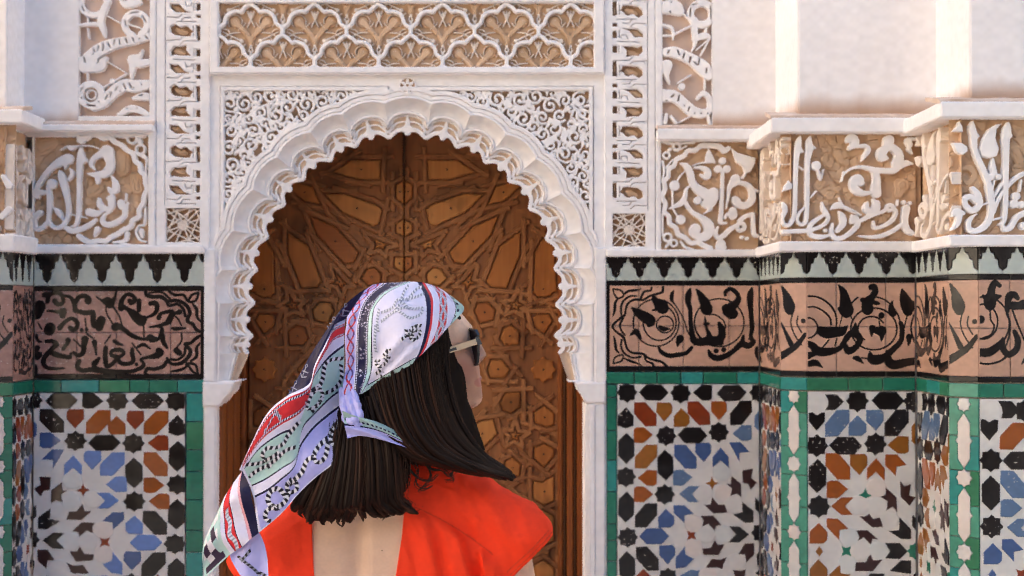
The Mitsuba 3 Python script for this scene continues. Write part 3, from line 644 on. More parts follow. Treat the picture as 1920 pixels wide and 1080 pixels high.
# rosette at the crown
rs = [Point(764, 160).buffer(16.5).difference(Point(764, 160).buffer(13.5))] + [affinity.rotate(affinity.scale(Point(764, 152.3).buffer(1), 3.1, 5.3), a, origin=(764, 160)) for a in range(0, 360, 60)]
part(arch, 'rosette', FP.mesh(relief(topoly(unary_union(rs), YA), .007, .0015, 0)), 'stucco')
part(arch, 'rosette_ground', FP.mesh(relief(topoly(Point(764, 160).buffer(14), YA), .001, 0, 0)), 'carved_ground_dark')
def scrollwork(reg, seed, flip):
    """Dense cut scrolls: little spirals with leaves, packed until the region is full."""
    rr = random.Random(seed)
    g, placed = [], []
    inner = reg.buffer(-2)
    x0, y0, x1, y1 = reg.bounds
    for r, tries in ((15, 120), (12.5, 500), (10, 1200), (7.5, 2500), (5.5, 3500)):
        for _ in range(tries):
            x, y = rr.uniform(x0, x1), rr.uniform(y0, y1)
            if not reg.buffer(-r * .55).contains(Point(x, y)): continue
            if any((x - a) ** 2 + (y - b) ** 2 < (.90 * (r + c)) ** 2 for a, b, c in placed): continue
            placed.append((x, y, r))
    for x, y, r in placed:
        a0, s = rr.uniform(0, 6.28), rr.choice((-1, 1))
        P = []
        turns = .8 if r < 7 else (1.0 if r < 11 else 1.25)
        for q in np.linspace(0, 1, 12):
            rad = r * (1.05 - .78 * q)
            a = a0 + s * q * turns * 6.28
            P.append((x + rad * math.cos(a), y + rad * math.sin(a), 3.2 + 1.9 * (1 - abs(2 * q - .8))))
        P[-1] = (P[-1][0], P[-1][1], max(4.2, r * .5))
        g.append(stroke(P, 3, 4))
        for _ in range(3 if r > 7 else 2):
            a = rr.uniform(0, 6.28); b = a + s * rr.uniform(.5, 1.0)
            g.append(stroke([(x + r * math.cos(a), y + r * math.sin(a), 2.4), (x + 1.35 * r * math.cos((a + b) / 2), y + 1.35 * r * math.sin((a + b) / 2), rr.uniform(4.5, 7)),
                             (x + 1.7 * r * math.cos(b), y + 1.7 * r * math.sin(b), 2)], 4, 4))
    for _ in range(14):
        x, y = rr.uniform(x0, x1), rr.uniform(y0, y1)
        d = rr.choice((-1, 1))
        g.append(stroke([(x, y, 2.5), (x + d * 9, y + 8, 7), (x + d * 17, y + 20, 6), (x + d * 30, y + 26, 2.5)], 4, 4))
    return unary_union(g).intersection(reg)
for i, q in enumerate(sorted(polys(field), key=lambda q: q.centroid.x)):
    part(arch, 'spandrel', FP.mesh(relief(topoly(scrollwork(q.buffer(1), 31 + i, i), YA), .022, .0016, -.022)), 'stucco')
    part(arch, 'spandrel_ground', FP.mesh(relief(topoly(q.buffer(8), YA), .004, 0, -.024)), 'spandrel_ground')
# side strips, corbels and jambs
for side, (c, j, s) in enumerate([([(381, 716), (441, 716), (434, 735), (424, 744), (412, 762), (381, 762)], (381, 407), (381, 404)),
                                  ([(1136, 716), (1078, 716), (1083, 733), (1091, 742), (1098, 756), (1136, 756)], (1097, 1137), (1116, 1137))]):
    part(arch, 'corbel', FB.mesh(relief(topoly(Polygon(c)), .115, .004, -.108)), 'stucco')
    part(arch, 'jamb', bx(mx(j[0]), mx(j[1]), D - .002, D + .3, 0, mz(755), .006), 'stucco')
    part(arch, 'side_strip', bx(mx(s[0]), mx(s[1]), D - .001, D + .05, mz(715.5), mz(466 if not side else 464), .003), 'stucco')
part(arch, 'jamb_bead', bx(mx(1103), mx(1116), D - .007, D, 0, mz(757), .003), 'stucco')
part(arch, 'impost_end', bx(mx(407), mx(444), 4.006, 4.15, mz(716.5), mz(714.5)), 'stucco')
part(arch, 'impost_end', bx(mx(1066), mx(1113), 4.006, 4.15, mz(716.5), mz(714.5)), 'stucco')

# ---------------------------------------------------------------- the wooden door
YD = 4.33
def wood(name, c0, c1, bump=0.0006, along='z'):
    def col(p, n, uv):
        a, b = (p.x, p.z) if along == 'z' else (p.z, p.x)
        w = fbm(a * 9 + .6 * fbm(a * 3, b * 2, 3.0), b * 1.3, p.y * 9, octaves=3)
        g = fbm(a * 190, b * 9, p.y * 190 + 2, octaves=2)
        c = mix(c0, c1, smoothstep(.2, .8, .65 * w + .35 * g))
        stain = smoothstep(.62, .8, fbm(p.x * 11 + 9, p.z * 11, p.y * 3, octaves=3))
        return c * (1 - .4 * stain)
    def bmp(p, n, uv):
        a, b = (p.x, p.z) if along == 'z' else (p.z, p.x)
        return fbm(a * 210, b * 12, p.y * 210, octaves=2)
    scene[name] = {'type': 'twosided', 'bsdf': {'type': 'bumpmap', 'arbitrary': proc(bmp, eps=.001), 'scale': bump,
                   'bsdf': {'type': 'principled', 'base_color': proc(col), 'roughness': .36, 'specular': .32}}}
wood('wood_strap', [0.20, 0.075, 0.026], [0.34, 0.140, 0.050])
wood('wood_strap_light', [0.25, 0.100, 0.036], [0.38, 0.165, 0.060], along='x')
wood('wood_piece', [0.30, 0.100, 0.023], [0.44, 0.170, 0.044])
wood('wood_piece_red', [0.26, 0.080, 0.020], [0.37, 0.126, 0.034], along='x')
wood('wood_piece_gold', [0.36, 0.135, 0.034], [0.50, 0.220, 0.064])
wood('wood_frame', [0.20, 0.057, 0.015], [0.31, 0.100, 0.028])
wood('wood_dark', [0.05, 0.022, 0.010], [0.085, 0.036, 0.015])
scene['iron'] = {'type': 'twosided', 'bsdf': {'type': 'principled', 'base_color': rgb([.05, .035, .025]), 'roughness': .5, 'metallic': .6}}
door = thing('door', 'honey brown wooden door inlaid with stars and long petal pieces under the arch', 'door')
Zk = lambda P, x0, y0, k: [(x0 + x / k, y0 + y / k) for x, y in P]
R = []
A = lambda P: R.append(Zk(P, 480, 250, 3.31))
A([(1065,165),(1250,165),(1360,240),(1200,285),(1070,285)]); A([(1055,470),(1100,440),(1290,375),(1415,375),(1300,490),(1110,575),(1075,560)])
A([(1200,740),(1345,580),(1505,510),(1460,630),(1290,810),(1230,800)]); A([(1430,920),(1515,700),(1640,610),(1640,750),(1555,960),(1460,955)])
A([(1730,740),(1780,650),(1850,690),(1870,980),(1750,1020),(1725,990)]); A([(1060,870),(1100,835),(1150,845),(1185,900),(1140,945),(1065,930)])
A([(1345,860),(1330,915),(1362,930),(1325,938),(1308,972),(1300,938),(1275,935),(1300,915)]); A([(1120,650),(1085,690),(1100,715),(1065,705),(1045,725),(1040,695),(1015,690),(1050,678)])
A([(1490,330),(1600,300),(1640,330),(1540,420),(1440,440)]); A([(1560,60),(1400,120),(1350,110),(1380,50)])
Bp = lambda P: R.append(Zk(P, 860, 540, 3.857))
Bp([(115,165),(135,110),(215,105),(265,160),(250,230),(155,255)]); Bp([(300,365),(325,290),(385,270),(440,315),(435,410),(330,410)])
Bp([(535,220),(560,190),(655,190),(680,235),(620,330),(550,280)]); Bp([(540,-20),(620,-60),(680,-20),(680,45),(620,70),(540,40)])
Bp([(430,60),(425,105),(462,125),(430,135),(433,160),(405,145),(378,155),(392,130),(370,112),(408,108)])
Bp([(210,590),(235,520),(310,520),(375,590),(330,650),(225,645)])
s8 = [(612 + r * math.cos(math.radians(a)), 590 + r * math.sin(math.radians(a))) for a, r in [(22.5 * i, 98 if i % 2 == 0 else 76) for i in range(16)]]
Bp(s8)
Bp([(300,830),(340,760),(445,755),(445,860),(380,905),(320,885)]); Bp([(545,900),(620,850),(690,905),(690,990),(630,1005),(550,975)])
C3 = lambda P: R.append(Zk(P, 860, 800, 3.857))
C3([(55,60),(150,-40),(250,-55),(280,50),(165,160),(90,130)]); C3([(410,20),(418,50),(455,55),(428,72),(432,100),(405,82),(375,98),(390,68),(370,45),(402,48)])
C3([(545,150),(620,120),(690,160),(690,210),(620,290),(545,230)]); C3([(340,250),(390,220),(450,270),(440,350),(380,365),(330,320)])
C3([(540,390),(605,405),(690,350),(690,530),(620,565),(540,520)]); C3([(615,960),(690,1020),(690,1180),(620,1210),(545,1180),(545,1000)])
C3([(300,520),(370,470),(440,530),(420,610),(340,620)]); C3([(60,420),(160,330),(240,380),(230,470),(120,540)]); C3([(330,760),(400,720),(450,770),(440,850),(370,870)])
C3([(545,640),(610,600),(690,650),(690,820),(615,860),(545,820)]); C3([(-60,250),(20,210),(60,280),(10,350),(-60,330)])
center = [Zk([(868,320),(919,290),(970,320),(970,400),(919,440),(868,400)], 480, 250, 3.31), Zk([(868,565),(919,530),(970,565),(970,615),(919,640),(868,615)], 480, 250, 3.31),
          Zk([(860,770),(970,770),(970,830),(919,865),(860,830)], 480, 250, 3.31)]
AX = 757.5
pcs = []
for P in R:
    pcs += [Polygon(P).buffer(0), Polygon([(2 * AX - x, y) for x, y in P]).buffer(0)]
for P in center: pcs += [q for q in polys(Polygon(P).difference(LineString([(AX, 0), (AX, 1200)]).buffer(1.1)))]
leafL, leafR = box(466, 190, AX - 1.0, 1500), box(AX + 1.0, 190, 1050, 1500)
FDp = front(YD)
for lf in (leafL, leafR):
    part(door, 'leaf', FDp.mesh(relief(topoly(lf, YD), .03, .002, -.04)), 'wood_strap')
# straight straps run along the edges of the inlaid pieces, run on past the corners and cross one another
rs_ = random.Random(17)
rings_ = [p.buffer(9.5, join_style=2, mitre_limit=2).difference(p.buffer(2.2, join_style=2)) for p in pcs if p.area < 900 or abs(p.area - 5600) < 2600 and len(p.exterior.coords) > 12]
big = unary_union([p.buffer(2.0, join_style=2, mitre_limit=2) for p in pcs])
core_ = unary_union([p.buffer(1.2, join_style=2, mitre_limit=2) for p in pcs])
bars = []
for p in pcs:
    c = list(p.exterior.coords)
    if not p.exterior.is_ccw: c = c[::-1]
    for (x0, y0), (x1, y1) in zip(c[:-1], c[1:]):
        L = math.hypot(x1 - x0, y1 - y0)
        if L < 13: continue
        ux, uy = (x1 - x0) / L, (y1 - y0) / L
        nx, ny = uy, -ux
        ext = 26 if L > 22 else 14
        o = 2.2
        w = 8.6
        bars.append(Polygon([(x0 - ux * ext + nx * o, y0 - uy * ext + ny * o), (x1 + ux * ext + nx * o, y1 + uy * ext + ny * o), (x1 + ux * ext + nx * (o + w), y1 + uy * ext + ny * (o + w)), (x0 - ux * ext + nx * (o + w), y0 - uy * ext + ny * (o + w))]))
strap_ms = {0: [[], []], 1: [[], []]}
for q in bars + rings_:
    for i_, lf in enumerate((leafL, leafR)):
        g = q.difference(big).intersection(lf)
        if g.is_empty: continue
        lvl = rs_.uniform(-.0022, .0022)
        for r_ in polys(g):
            if r_.area < 25: continue
            # a fine scored line runs down the middle of each strap
            strap_ms[i_][rs_.random() < .5].append(relief(topoly(r_, YD), .0105 + lvl, .0016, -.0105))
for i_ in (0, 1):
    for m_, nm in ((0, 'wood_strap'), (1, 'wood_strap_light')):
        part(door, 'strapwork', FDp.mesh(cat(strap_ms[i_][m_])), nm)
for k_ in [q for q in scene if q.startswith(door + '__strapwork')]: labels[k_] = {'kind': 'stuff'}
mats = ['wood_piece', 'wood_piece', 'wood_piece_gold', 'wood_piece_red', 'wood_piece_gold']
rr = random.Random(5)
nails = []
for p in pcs:
    for lf in (leafL, leafR):
        q = p.buffer(-.6).intersection(lf)
        if q.is_empty or q.area < 60: continue
        part(door, 'inlay', FDp.mesh(relief(topoly(q, YD), .0125, .0022, -.0105)), rr.choice(mats))
        if q.area < 3200:
            c = q.centroid; nails.append(topoly(c.buffer(1.7, 4), YD))
part(door, 'nails', FDp.mesh(cat([relief(n, .0035, .001, .002) for n in nails])), 'iron')
labels[door + '__nails'] = {'kind': 'stuff'}
part(door, 'cover_strip', FDp.mesh(relief(topoly(box(AX - 2.6, 190, AX + 2.6, 330), YD), .018, .002, -.01)), 'wood_dark')
# moulded frame on both sides
for side in (0, 1):
    def fr(px): return (px if side else 2 * 753 - px)
    for a, b, y, m in ((1046, 1056, 4.30, 'wood_frame'), (1056, 1063, 4.29, 'wood_dark'), (1063, 1076, 4.265, 'wood_frame'), (1076, 1082, 4.25, 'wood_dark'), (1082, 1100, 4.22, 'wood_frame'), (1100, 1125, 4.29, 'wood_dark')):
        x0, x1 = sorted((mx(fr(a), y), mx(fr(b), y)))
        part(door, 'frame_moulding', bx(x0, x1, y, 4.46, 0, mz(480, y), .004), m)
# wooden lining of the reveal on both sides
for s_, x0 in ((1, xl + .001), (-1, xr - .001)):
    for y0, y1, t_, m_ in ((4.035, 4.075, .012, 'wood_frame'), (4.075, 4.085, .006, 'wood_dark'), (4.085, 4.15, .016, 'wood_frame'), (4.15, 4.16, .008, 'wood_dark'), (4.16, 4.24, .020, 'wood_frame')):
        a0, a1 = sorted((x0, x0 + s_ * t_))
        part(door, 'lining', bx(a0, a1, y0, y1, 0, mz(700), .0015), m_)
part(door, 'backboard', bx(mx(360), mx(1160), 4.46, 4.48, 0, zt + .1), 'wood_dark')

# ---------------------------------------------------------------- tiles
def tiles_row(key, frame, u0, u1, z0, z1, step, mats, seed, gap=.0022, name='border_tile', vert=False, h=.004):
    rr = random.Random(seed)
    a = z0 if vert else u0
    end = z1 if vert else u1
    while a < end - .004:
        b = min(end, a + step * rr.uniform(.6, 1.25))
        if end - b < step * .3: b = end
        q = box(u0 + gap / 2, a + gap / 2, u1 - gap / 2, b - gap / 2) if vert else box(a + gap / 2, z0 + gap / 2, b - gap / 2, z1 - gap / 2)
        m = relief(q, h, .0011, -.003 + rr.uniform(-.0004, .0004))
        part(key, name, frame.mesh(m), rr.choice(mats))
        a = b
GREEN = ['tile_green', 'tile_green', 'tile_teal', 'tile_green', 'tile_green_moss']
GREENP = ['tile_green_pale', 'tile_green_pale', 'tile_green_pale', 'tile_teal', 'tile_green_moss']

def clip_part(key, name, frame, g, clip, mat, h, b, w0=-.003):
    q = g.intersection(clip)
    if q.is_empty or q.area < 8e-6: return
    m = relief(q, h, b, w0)
    if m is not None: part(key, name, frame.mesh(m), mat)

# stepped merlons
def merlon(c, z0, z1, w):
    h = z1 - z0
    pr = [(0.47, 1.0), (0.47, .93), (.40, .72), (.30, .70), (.27, .48), (.17, .46), (.13, .14), (0, .02)]
    P = [(c + x * w, z0 + y * h) for x, y in pr] + [(c - x * w, z0 + y * h) for x, y in pr[::-1]]
    return Polygon(P).buffer(0)
def merlons(key, frame, u0, u1, z0, z1, pitch, first, seed, worn=False):
    rr = random.Random(seed)
    clip = box(u0 + .001, z0, u1 - .001, z1)
    c = first
    while c > u0 - pitch: c -= pitch
    while c < u1 + pitch:
        cc = c + rr.uniform(-.02, .02) * pitch
        m = merlon(cc, z0 + .006, z1, pitch * rr.uniform(.94, 1.0))
        clip_part(key, 'merlon_tile', frame, m, clip, rr.choice(['tile_black', 'tile_black_worn']), .0040, .0008)
        n = merlon(c + pitch, z0 + .006, z1, pitch)
        pale = box(c + .0006, z0, c + pitch - .0006, z1).difference(m.buffer(.0010)).difference(n.buffer(.0016))
        clip_part(key, 'pale_tile', frame, pale, clip, 'tile_celadon', .0036, .0008)
        c += pitch

INS_L = """1260,75,25 1270,130,30 1330,150,35 1420,150,35 1480,190,30 1500,245,20|1300,110,14 1380,98,14 1450,112,14 1525,180,16|1510,195,26 1600,190,30 1690,240,32 1730,320,32 1700,400,30 1760,440,30 1800,500,28 1845,520,20|1520,240,26 1600,230,22 1660,280,24 1680,355,20|
1845,558,20 1790,590,26 1740,640,28 1680,650,28 1735,720,32 1710,790,32 1640,850,32 1540,860,26 1490,800,20|1680,690,22 1670,760,22 1600,815,20 1530,810,20|1490,830,30 1440,890,32 1350,915,30 1280,910,30 1260,960,25 1300,985,20|
1820,105,14 1750,130,18 1715,200,18 1790,190,18 1820,110,14|1500,90,12 1570,130,22 1660,130,22 1700,190,18|1760,230,16 1800,280,28 1805,360,22 1850,420,8|1820,970,14 1760,940,18 1710,860,18 1790,870,18 1815,960,14|1530,940,10 1600,930,22 1680,900,20 1700,850,16|1740,830,14 1800,780,26 1800,690,24 1835,640,8|
140,250,120 110,340,90|190,130,50 230,120,40|220,200,40 240,130,40 320,105,36 380,140,38 385,210,36 330,230,36 300,195,50|410,140,20 470,160,30 510,240,40 510,290,40 540,300,40 620,320,44 700,320,50 705,400,50 720,450,60|790,400,90 770,470,80|
520,200,40 560,150,40 620,140,40 660,180,50 650,210,40 630,190,30|220,300,12 270,300,20 330,310,30 390,300,60 380,345,60|250,480,110 240,500,110|350,480,44 400,420,34 470,380,34 530,410,40 535,470,40 490,500,40 460,475,36|585,500,34|637,495,32|
740,150,8 800,190,20 860,200,90 890,230,70 930,160,20 950,80,14|840,260,8 850,330,8 910,430,10|940,470,80 970,460,60 1040,500,40 1100,550,40 1160,580,36 1250,600,20 1310,580,60 1330,600,60 1400,590,30 1430,520,40 1430,480,24 1370,460,10|
920,260,10 980,350,10 1010,450,10|1000,270,60 1005,200,44 1050,130,30 1110,130,36 1150,180,36 1110,210,50 1090,190,40|1010,240,30 1080,290,40 1130,330,80 1190,390,100 1220,410,90 1240,380,60|1190,290,40 1190,190,40|1310,220,40 1370,220,44 1380,290,40 1340,340,30 1270,370,12|
1400,370,44 1420,330,30 1480,310,30 1540,310,40 1510,400,60 1480,430,40 1380,460,20 1300,470,8|1560,330,12 1620,310,50|1440,560,44 1450,630,40 1490,690,20|1540,480,12 1580,490,34 1680,480,12|1640,450,8 1600,380,8 1540,330,10|
210,620,30 270,620,34 320,650,44 270,700,40 200,780,44 180,850,44 220,900,34 300,910,24 400,905,10|270,740,50 340,770,44 400,780,40 460,790,30 470,750,20|390,700,30 430,650,30 440,610,50|115,690,50 80,750,50 140,760,50 115,790,50|70,900,90 75,930,90|
620,600,70 610,660,50 600,740,44 550,770,36 500,740,26|720,630,50 730,690,24 740,760,12|720,860,60 770,800,24|840,690,40 835,780,44 850,880,40 910,860,36 960,790,40 900,770,30 910,720,30 990,710,40 1030,750,30 970,800,30 1000,850,36 1070,860,36 1130,830,36 1120,750,40 1120,700,30|
560,830,36 540,890,44 590,930,40 680,920,44 730,920,60 860,940,50 1000,945,40 1130,935,34 1230,890,36 1240,850,24 1210,810,20 1290,790,26 1380,770,60 1420,740,60 1400,720,60|930,620,34 980,650,24 1020,660,8|1165,865,30|1180,680,20 1240,655,30 1310,700,8|
620,380,8 630,470,8 640,540,10 710,590,10|120,420,8 160,490,8|100,560,30 130,620,20 165,625,8|500,600,8 580,680,8|890,560,8 830,640,8|1120,640,8 1210,760,8|1240,460,8 1245,590,8|1640,540,8 1640,620,8 1560,720,8|1590,720,60 1620,745,50"""
INS_R = """115,130,12 200,145,16 235,205,16 170,235,18 130,190,14 115,135,12|240,190,16 290,155,24 370,145,20 430,130,8|170,240,16 140,290,26 135,370,26 115,435,8|
680,110,26 670,165,26 600,190,22 520,215,22 450,255,24 360,250,22 290,290,22 260,350,20 250,420,20 225,440,24 150,500,22 110,550,22 150,610,22 230,670,26 255,740,22 280,810,22 340,850,22 450,860,24 500,900,22 580,930,20 660,950,26 720,1000,26|
380,210,16 300,215,18 230,270,20 205,340,20 210,420,20|430,230,24 470,160,20 540,150,16 550,115,20|620,110,10|230,460,18 195,530,18 210,600,16 250,650,18|215,700,20 205,780,20 250,860,20 340,905,18 430,890,18|470,880,26 490,940,18 560,970,22 570,1010,24|
115,965,12 140,900,16 210,870,16 230,880,12 210,940,16 120,970,12|125,660,8 140,730,26 150,810,28 180,850,12|240,910,12 310,940,26 380,965,18 440,990,8|o 600,510,258,265,13|o 640,510,185,200,13,-60,200|o 700,530,95,95,12|
330,345,20 400,400,90 480,450,120 540,490,110 520,530,60|580,240,60 640,320,110 680,350,120 690,290,70|640,350,60 560,370,14|640,555,30 680,580,56 760,580,8|310,650,10 370,610,60 400,640,50 430,690,15|870,690,86 850,730,50 840,780,8|800,150,8 780,190,40 775,250,36 800,290,14 850,360,10 910,470,10 960,620,10 1000,680,14|
625,780,20 660,840,44 740,880,50 850,870,50 940,850,44 1000,790,36|985,130,20 965,200,72 960,280,60 985,360,44 990,500,46 1005,640,60 1040,720,80 1150,720,90 1200,660,60 1170,580,30 1150,450,14|1150,520,40 1190,520,30|1200,640,20 1240,690,50 1330,680,84 1340,590,74 1310,520,44|1040,735,60 1200,735,60 1330,735,60|
1060,140,20 1100,200,70 1150,290,110 1170,360,130 1200,330,60|o 1310,510,280,270,13|1160,420,12 1260,420,12 1350,480,12 1380,560,14 1340,640,10|1040,560,12 1060,620,12 1110,690,12|1380,200,30 1385,160,40 1440,130,40 1500,170,50 1530,240,54 1480,310,90 1400,370,110 1460,410,120 1390,350,100|
1275,828,54|1360,815,54|1190,820,20 1220,880,60 1290,910,64 1390,880,60 1480,820,50 1560,750,70 1640,770,64 1700,720,44 1645,690,16|1580,660,30 1570,720,50|1680,120,20 1660,200,72 1660,300,60 1670,420,50 1680,560,50 1665,660,40 1690,720,50|1730,790,30 1730,870,34 1755,945,10"""
INS_1 = """60,240,16 180,250,16 290,310,16 360,400,16 380,500,14 375,545,10|60,355,16 150,350,14 240,390,16 310,460,16 320,530,18|o 80,560,102,102,14|400,130,10 450,200,70 470,300,110 480,380,150|480,415,90 410,370,40|
740,150,60 775,145,50 780,200,60 740,260,70 700,310,110 700,370,120|650,280,50 790,310,40 830,315,8|960,290,10 945,350,50 960,405,84|1060,170,10 1080,250,90 1110,330,130 1120,390,100|1160,330,90 1165,370,50|o 765,570,240,210,14|o 740,570,140,125,13,120,330|
440,430,8 410,540,8|520,430,10 540,470,10|215,590,90 280,610,110 380,600,100 440,590,80 490,540,10|90,720,60 130,740,70 180,790,90 280,800,80 400,770,50 450,710,50 490,650,60 540,610,60 600,640,70 620,690,60 570,760,60 500,790,70 460,730,50|575,510,10 570,570,60|
80,840,70 110,830,60 190,800,30|100,920,60 160,910,60 230,955,8|230,760,12 300,680,14|360,740,10 380,670,12|750,565,70 740,645,8|765,575,50 830,595,84 850,590,84 845,690,8|830,550,12 820,490,10|845,435,62|560,860,30 600,870,50 655,915,8|720,870,12 640,860,12|
725,805,20 740,870,84 800,880,100 880,850,70 960,780,60 1040,700,50 1060,600,50 1050,520,40|905,800,40 920,900,90 980,930,90 1080,910,80 1200,890,70|1130,650,60 1130,690,40 1125,740,8|1110,440,10 1080,560,10 1050,650,12|1180,430,12 1150,560,14 1180,680,14 1225,775,10|800,250,14 900,290,12 1000,400,12 1045,510,14|600,255,14 530,320,12 500,420,10|1045,515,44"""
INS_2 = """865,140,40 820,110,50 790,160,70 780,220,80 770,280,124 770,320,110|700,235,20 730,260,50|830,250,60 875,240,20|o 720,495,240,250,14|o 700,480,145,165,14|770,350,12 775,460,14 810,520,14 780,600,14 700,635,14|680,460,74|520,760,12 600,840,14 720,880,16 850,860,16 930,810,20|
640,770,70 750,770,80 840,720,70 890,670,50 893,630,10|885,690,60 910,760,60 960,790,60 1030,740,60 1042,650,60 1010,575,40|940,380,40 945,300,60 960,240,70 1010,225,60 1045,262,36|1000,330,80 1060,330,70 1095,320,90|990,370,14 1040,500,14 1110,660,14|930,400,14 965,480,14 960,600,14 930,700,14|
1120,830,40 1080,880,8|1180,300,80 1230,400,90 1200,500,60|1150,750,60 1260,700,60 1330,560,50"""
INS_C = """380,120,20 430,220,80 460,320,130 470,370,100|360,480,10 430,620,40 480,720,60|360,850,80 450,800,70 550,730,60 640,620,40|500,400,14 480,500,14 520,620,14 600,730,14|560,430,14 550,510,14 600,600,14|620,480,50"""

def inscription(key, segs, z0, z1, mats, seed):
    """segs: (frame, u0, u1, letter outlines in u,z, tile joints) ; border lines above and below; square terracotta tiles with joints; black glazed letters."""
    rr = random.Random(seed)
    zb = z0 + .0105; zt_ = z1 - .0105; zm = (z0 + z1) / 2
    for frame, u0, u1, g, joints, mat in segs:
        us = [u0] + [j for j in joints if u0 + .01 < j < u1 - .01] + [u1]
        for a, b in zip(us[:-1], us[1:]):
            for c, d in ((zb, zm), (zm, zt_)):
                part(key, 'field_tile', frame.mesh(relief(box(a + .0009, c + .0008, b - .0009, d - .0008), .003, .0007, -.003 + rr.uniform(-.0003, .0003))), rr.choice(mat))
            for c, d in ((z0, zb), (zt_, z1)):
                part(key, 'border_tile', frame.mesh(relief(box(a + .0009, c, b - .0009, d), .0036, .0008, -.003)), 'tile_black')
        if g is not None:
            part(key, 'lettering', frame.mesh(relief(g.intersection(box(u0 + .002, z0 + .004, u1 - .002, z1 - .004)), .0010, .0004, 0)), 'tile_black')

TC = ['tile_terracotta', 'tile_terracotta', 'tile_terracotta_pale']
# heights of the dado bands: right side of the door, then left side
zR = dict(c1=mz(481), c0=mz(526), i1=mz(526.5), i0=mz(695.5), g1=mz(697), g0=mz(720))
zLf = dict(c1=mz(474), c0=mz(536), i1=mz(537), i0=mz(710), g1=mz(712), g0=mz(736))
def fit(g, x0, x1, u0, u1, Y, zfrom=None):
    q = topoly(g, Y)
    a, b = mx(x0, Y), mx(x1, Y)
    s = (u1 - u0) / (b - a)
    return affinity.affine_transform(q, [s, 0, 0, 1, u0 - a * s, 0])
gL = topoly(draw(INS_L, 50, 530, 5.647, .9))
gR = topoly(draw(INS_R, 1130, 520, 6.0, .35))
g1 = draw(INS_1, 1500, 515, 5.539, .35)
g2 = draw(INS_2, 1710, 510, 5.268, .3)
gC = draw(INS_C, 1710, 510, 5.268)
def rescale(g, Y, za, zb, pa, pb):
    """letters drawn between picture heights pa (top) and pb stretched to the band za (top) .. zb"""
    k = (za - zb) / (mz(pa, Y) - mz(pb, Y))
    return affinity.affine_transform(g, [1, 0, 0, k, 0, za - k * mz(pa, Y)])
g1m = rescale(topoly(g1, Y1), Y1, zR['i1'], zR['i0'], 525, 704)
g2m = rescale(topoly(g2, Y2), Y2, zR['i1'], zR['i0'], 516, 710)
gCm = rescale(topoly(gC, Y2), Y2, zR['i1'], zR['i0'], 516, 710)
def squeeze(g, x0, x1, Y, W):
    a, b = mx(x0, Y), mx(x1, Y); s = W / (b - a)
    return affinity.affine_transform(g, [s, 0, 0, 1, -a * s, 0])
k = thing('inscription_frieze', 'mottled dark pink tile frieze with dense black script left of the door', 'tile frieze')
inscription(k, [(FB, mx(64), mx(384), gL, [mx(144), mx(218), mx(320)], ['tile_terracotta_worn'])], zLf['i0'], zLf['i1'], None, 1)
part(k, 'end_tile', FB.mesh(relief(box(mx(376.5), zLf['i0'] + .004, mx(382.5), zLf['i1'] - .004), .0012, .0004, 0)), 'tile_black')
part(k, 'return_field', sheet(FLr, 0, WLr, zLf['i0'], zLf['i1'], -.0005), 'tile_terracotta_worn')
part(k, 'return_lettering', FLr.mesh(relief(squeeze(topoly(draw(INS_L, 50, 530, 5.647)), 70, 330, D, WLr).intersection(box(.003, zLf['i0'], WLr - .003, zLf['i1'])), .0012, .0004, -.0005)), 'tile_black')
k = thing('inscription_frieze', 'salmon pink tile frieze with black script and a corner leaf right of the door', 'tile frieze')
inscription(k, [(FB, mx(1137), X1 - .002, gR, [mx(1198), mx(1281), mx(1367)], TC)], zR['i0'], zR['i1'], None, 2)
part(k, 'end_tile', FB.mesh(relief(box(mx(1137.5), zR['i0'] + .004, mx(1143), zR['i1'] - .004), .0012, .0004, 0)), 'tile_black')
k = thing('inscription_frieze', 'salmon pink tile frieze with black script wrapping the pier nearer the door', 'tile frieze')
inscription(k, [(F1r, .002, W1r, squeeze(g1m, 1520, 1728, Y1, W1r), [W1r * .33, W1r * .66], TC),
                (F1c, 0, W1c, squeeze(gCm, 1778, 1835, Y2, W1c), [], TC),
                (F1, U1, X2 - .002, g1m, [mx(1568, Y1), mx(1661, Y1)], TC)], zR['i0'], zR['i1'], None, 3)
k = thing('inscription_frieze', 'salmon pink tile frieze with black script wrapping the pier at the right edge', 'tile frieze')
inscription(k, [(F2r, .002, W2r, squeeze(g1m, 1512, 1720, Y1, W2r), [W2r * .22, W2r * .62], TC),
                (F2c, 0, W2c, squeeze(gCm, 1778, 1835, Y2, W2c), [], TC),
                (F2, U2, 1.32, g2m, [mx(1894, Y2)], TC)], zR['i0'], zR['i1'], None, 4)
k = thing('inscription_frieze', 'sliver of pink tile frieze on the pier at the left edge', 'tile frieze')
inscription(k, [(FLc, 0, WLc, squeeze(gCm, 1778, 1835, Y2, WLc), [], ['tile_terracotta_worn'])], zLf['i0'], zLf['i1'], None, 5)

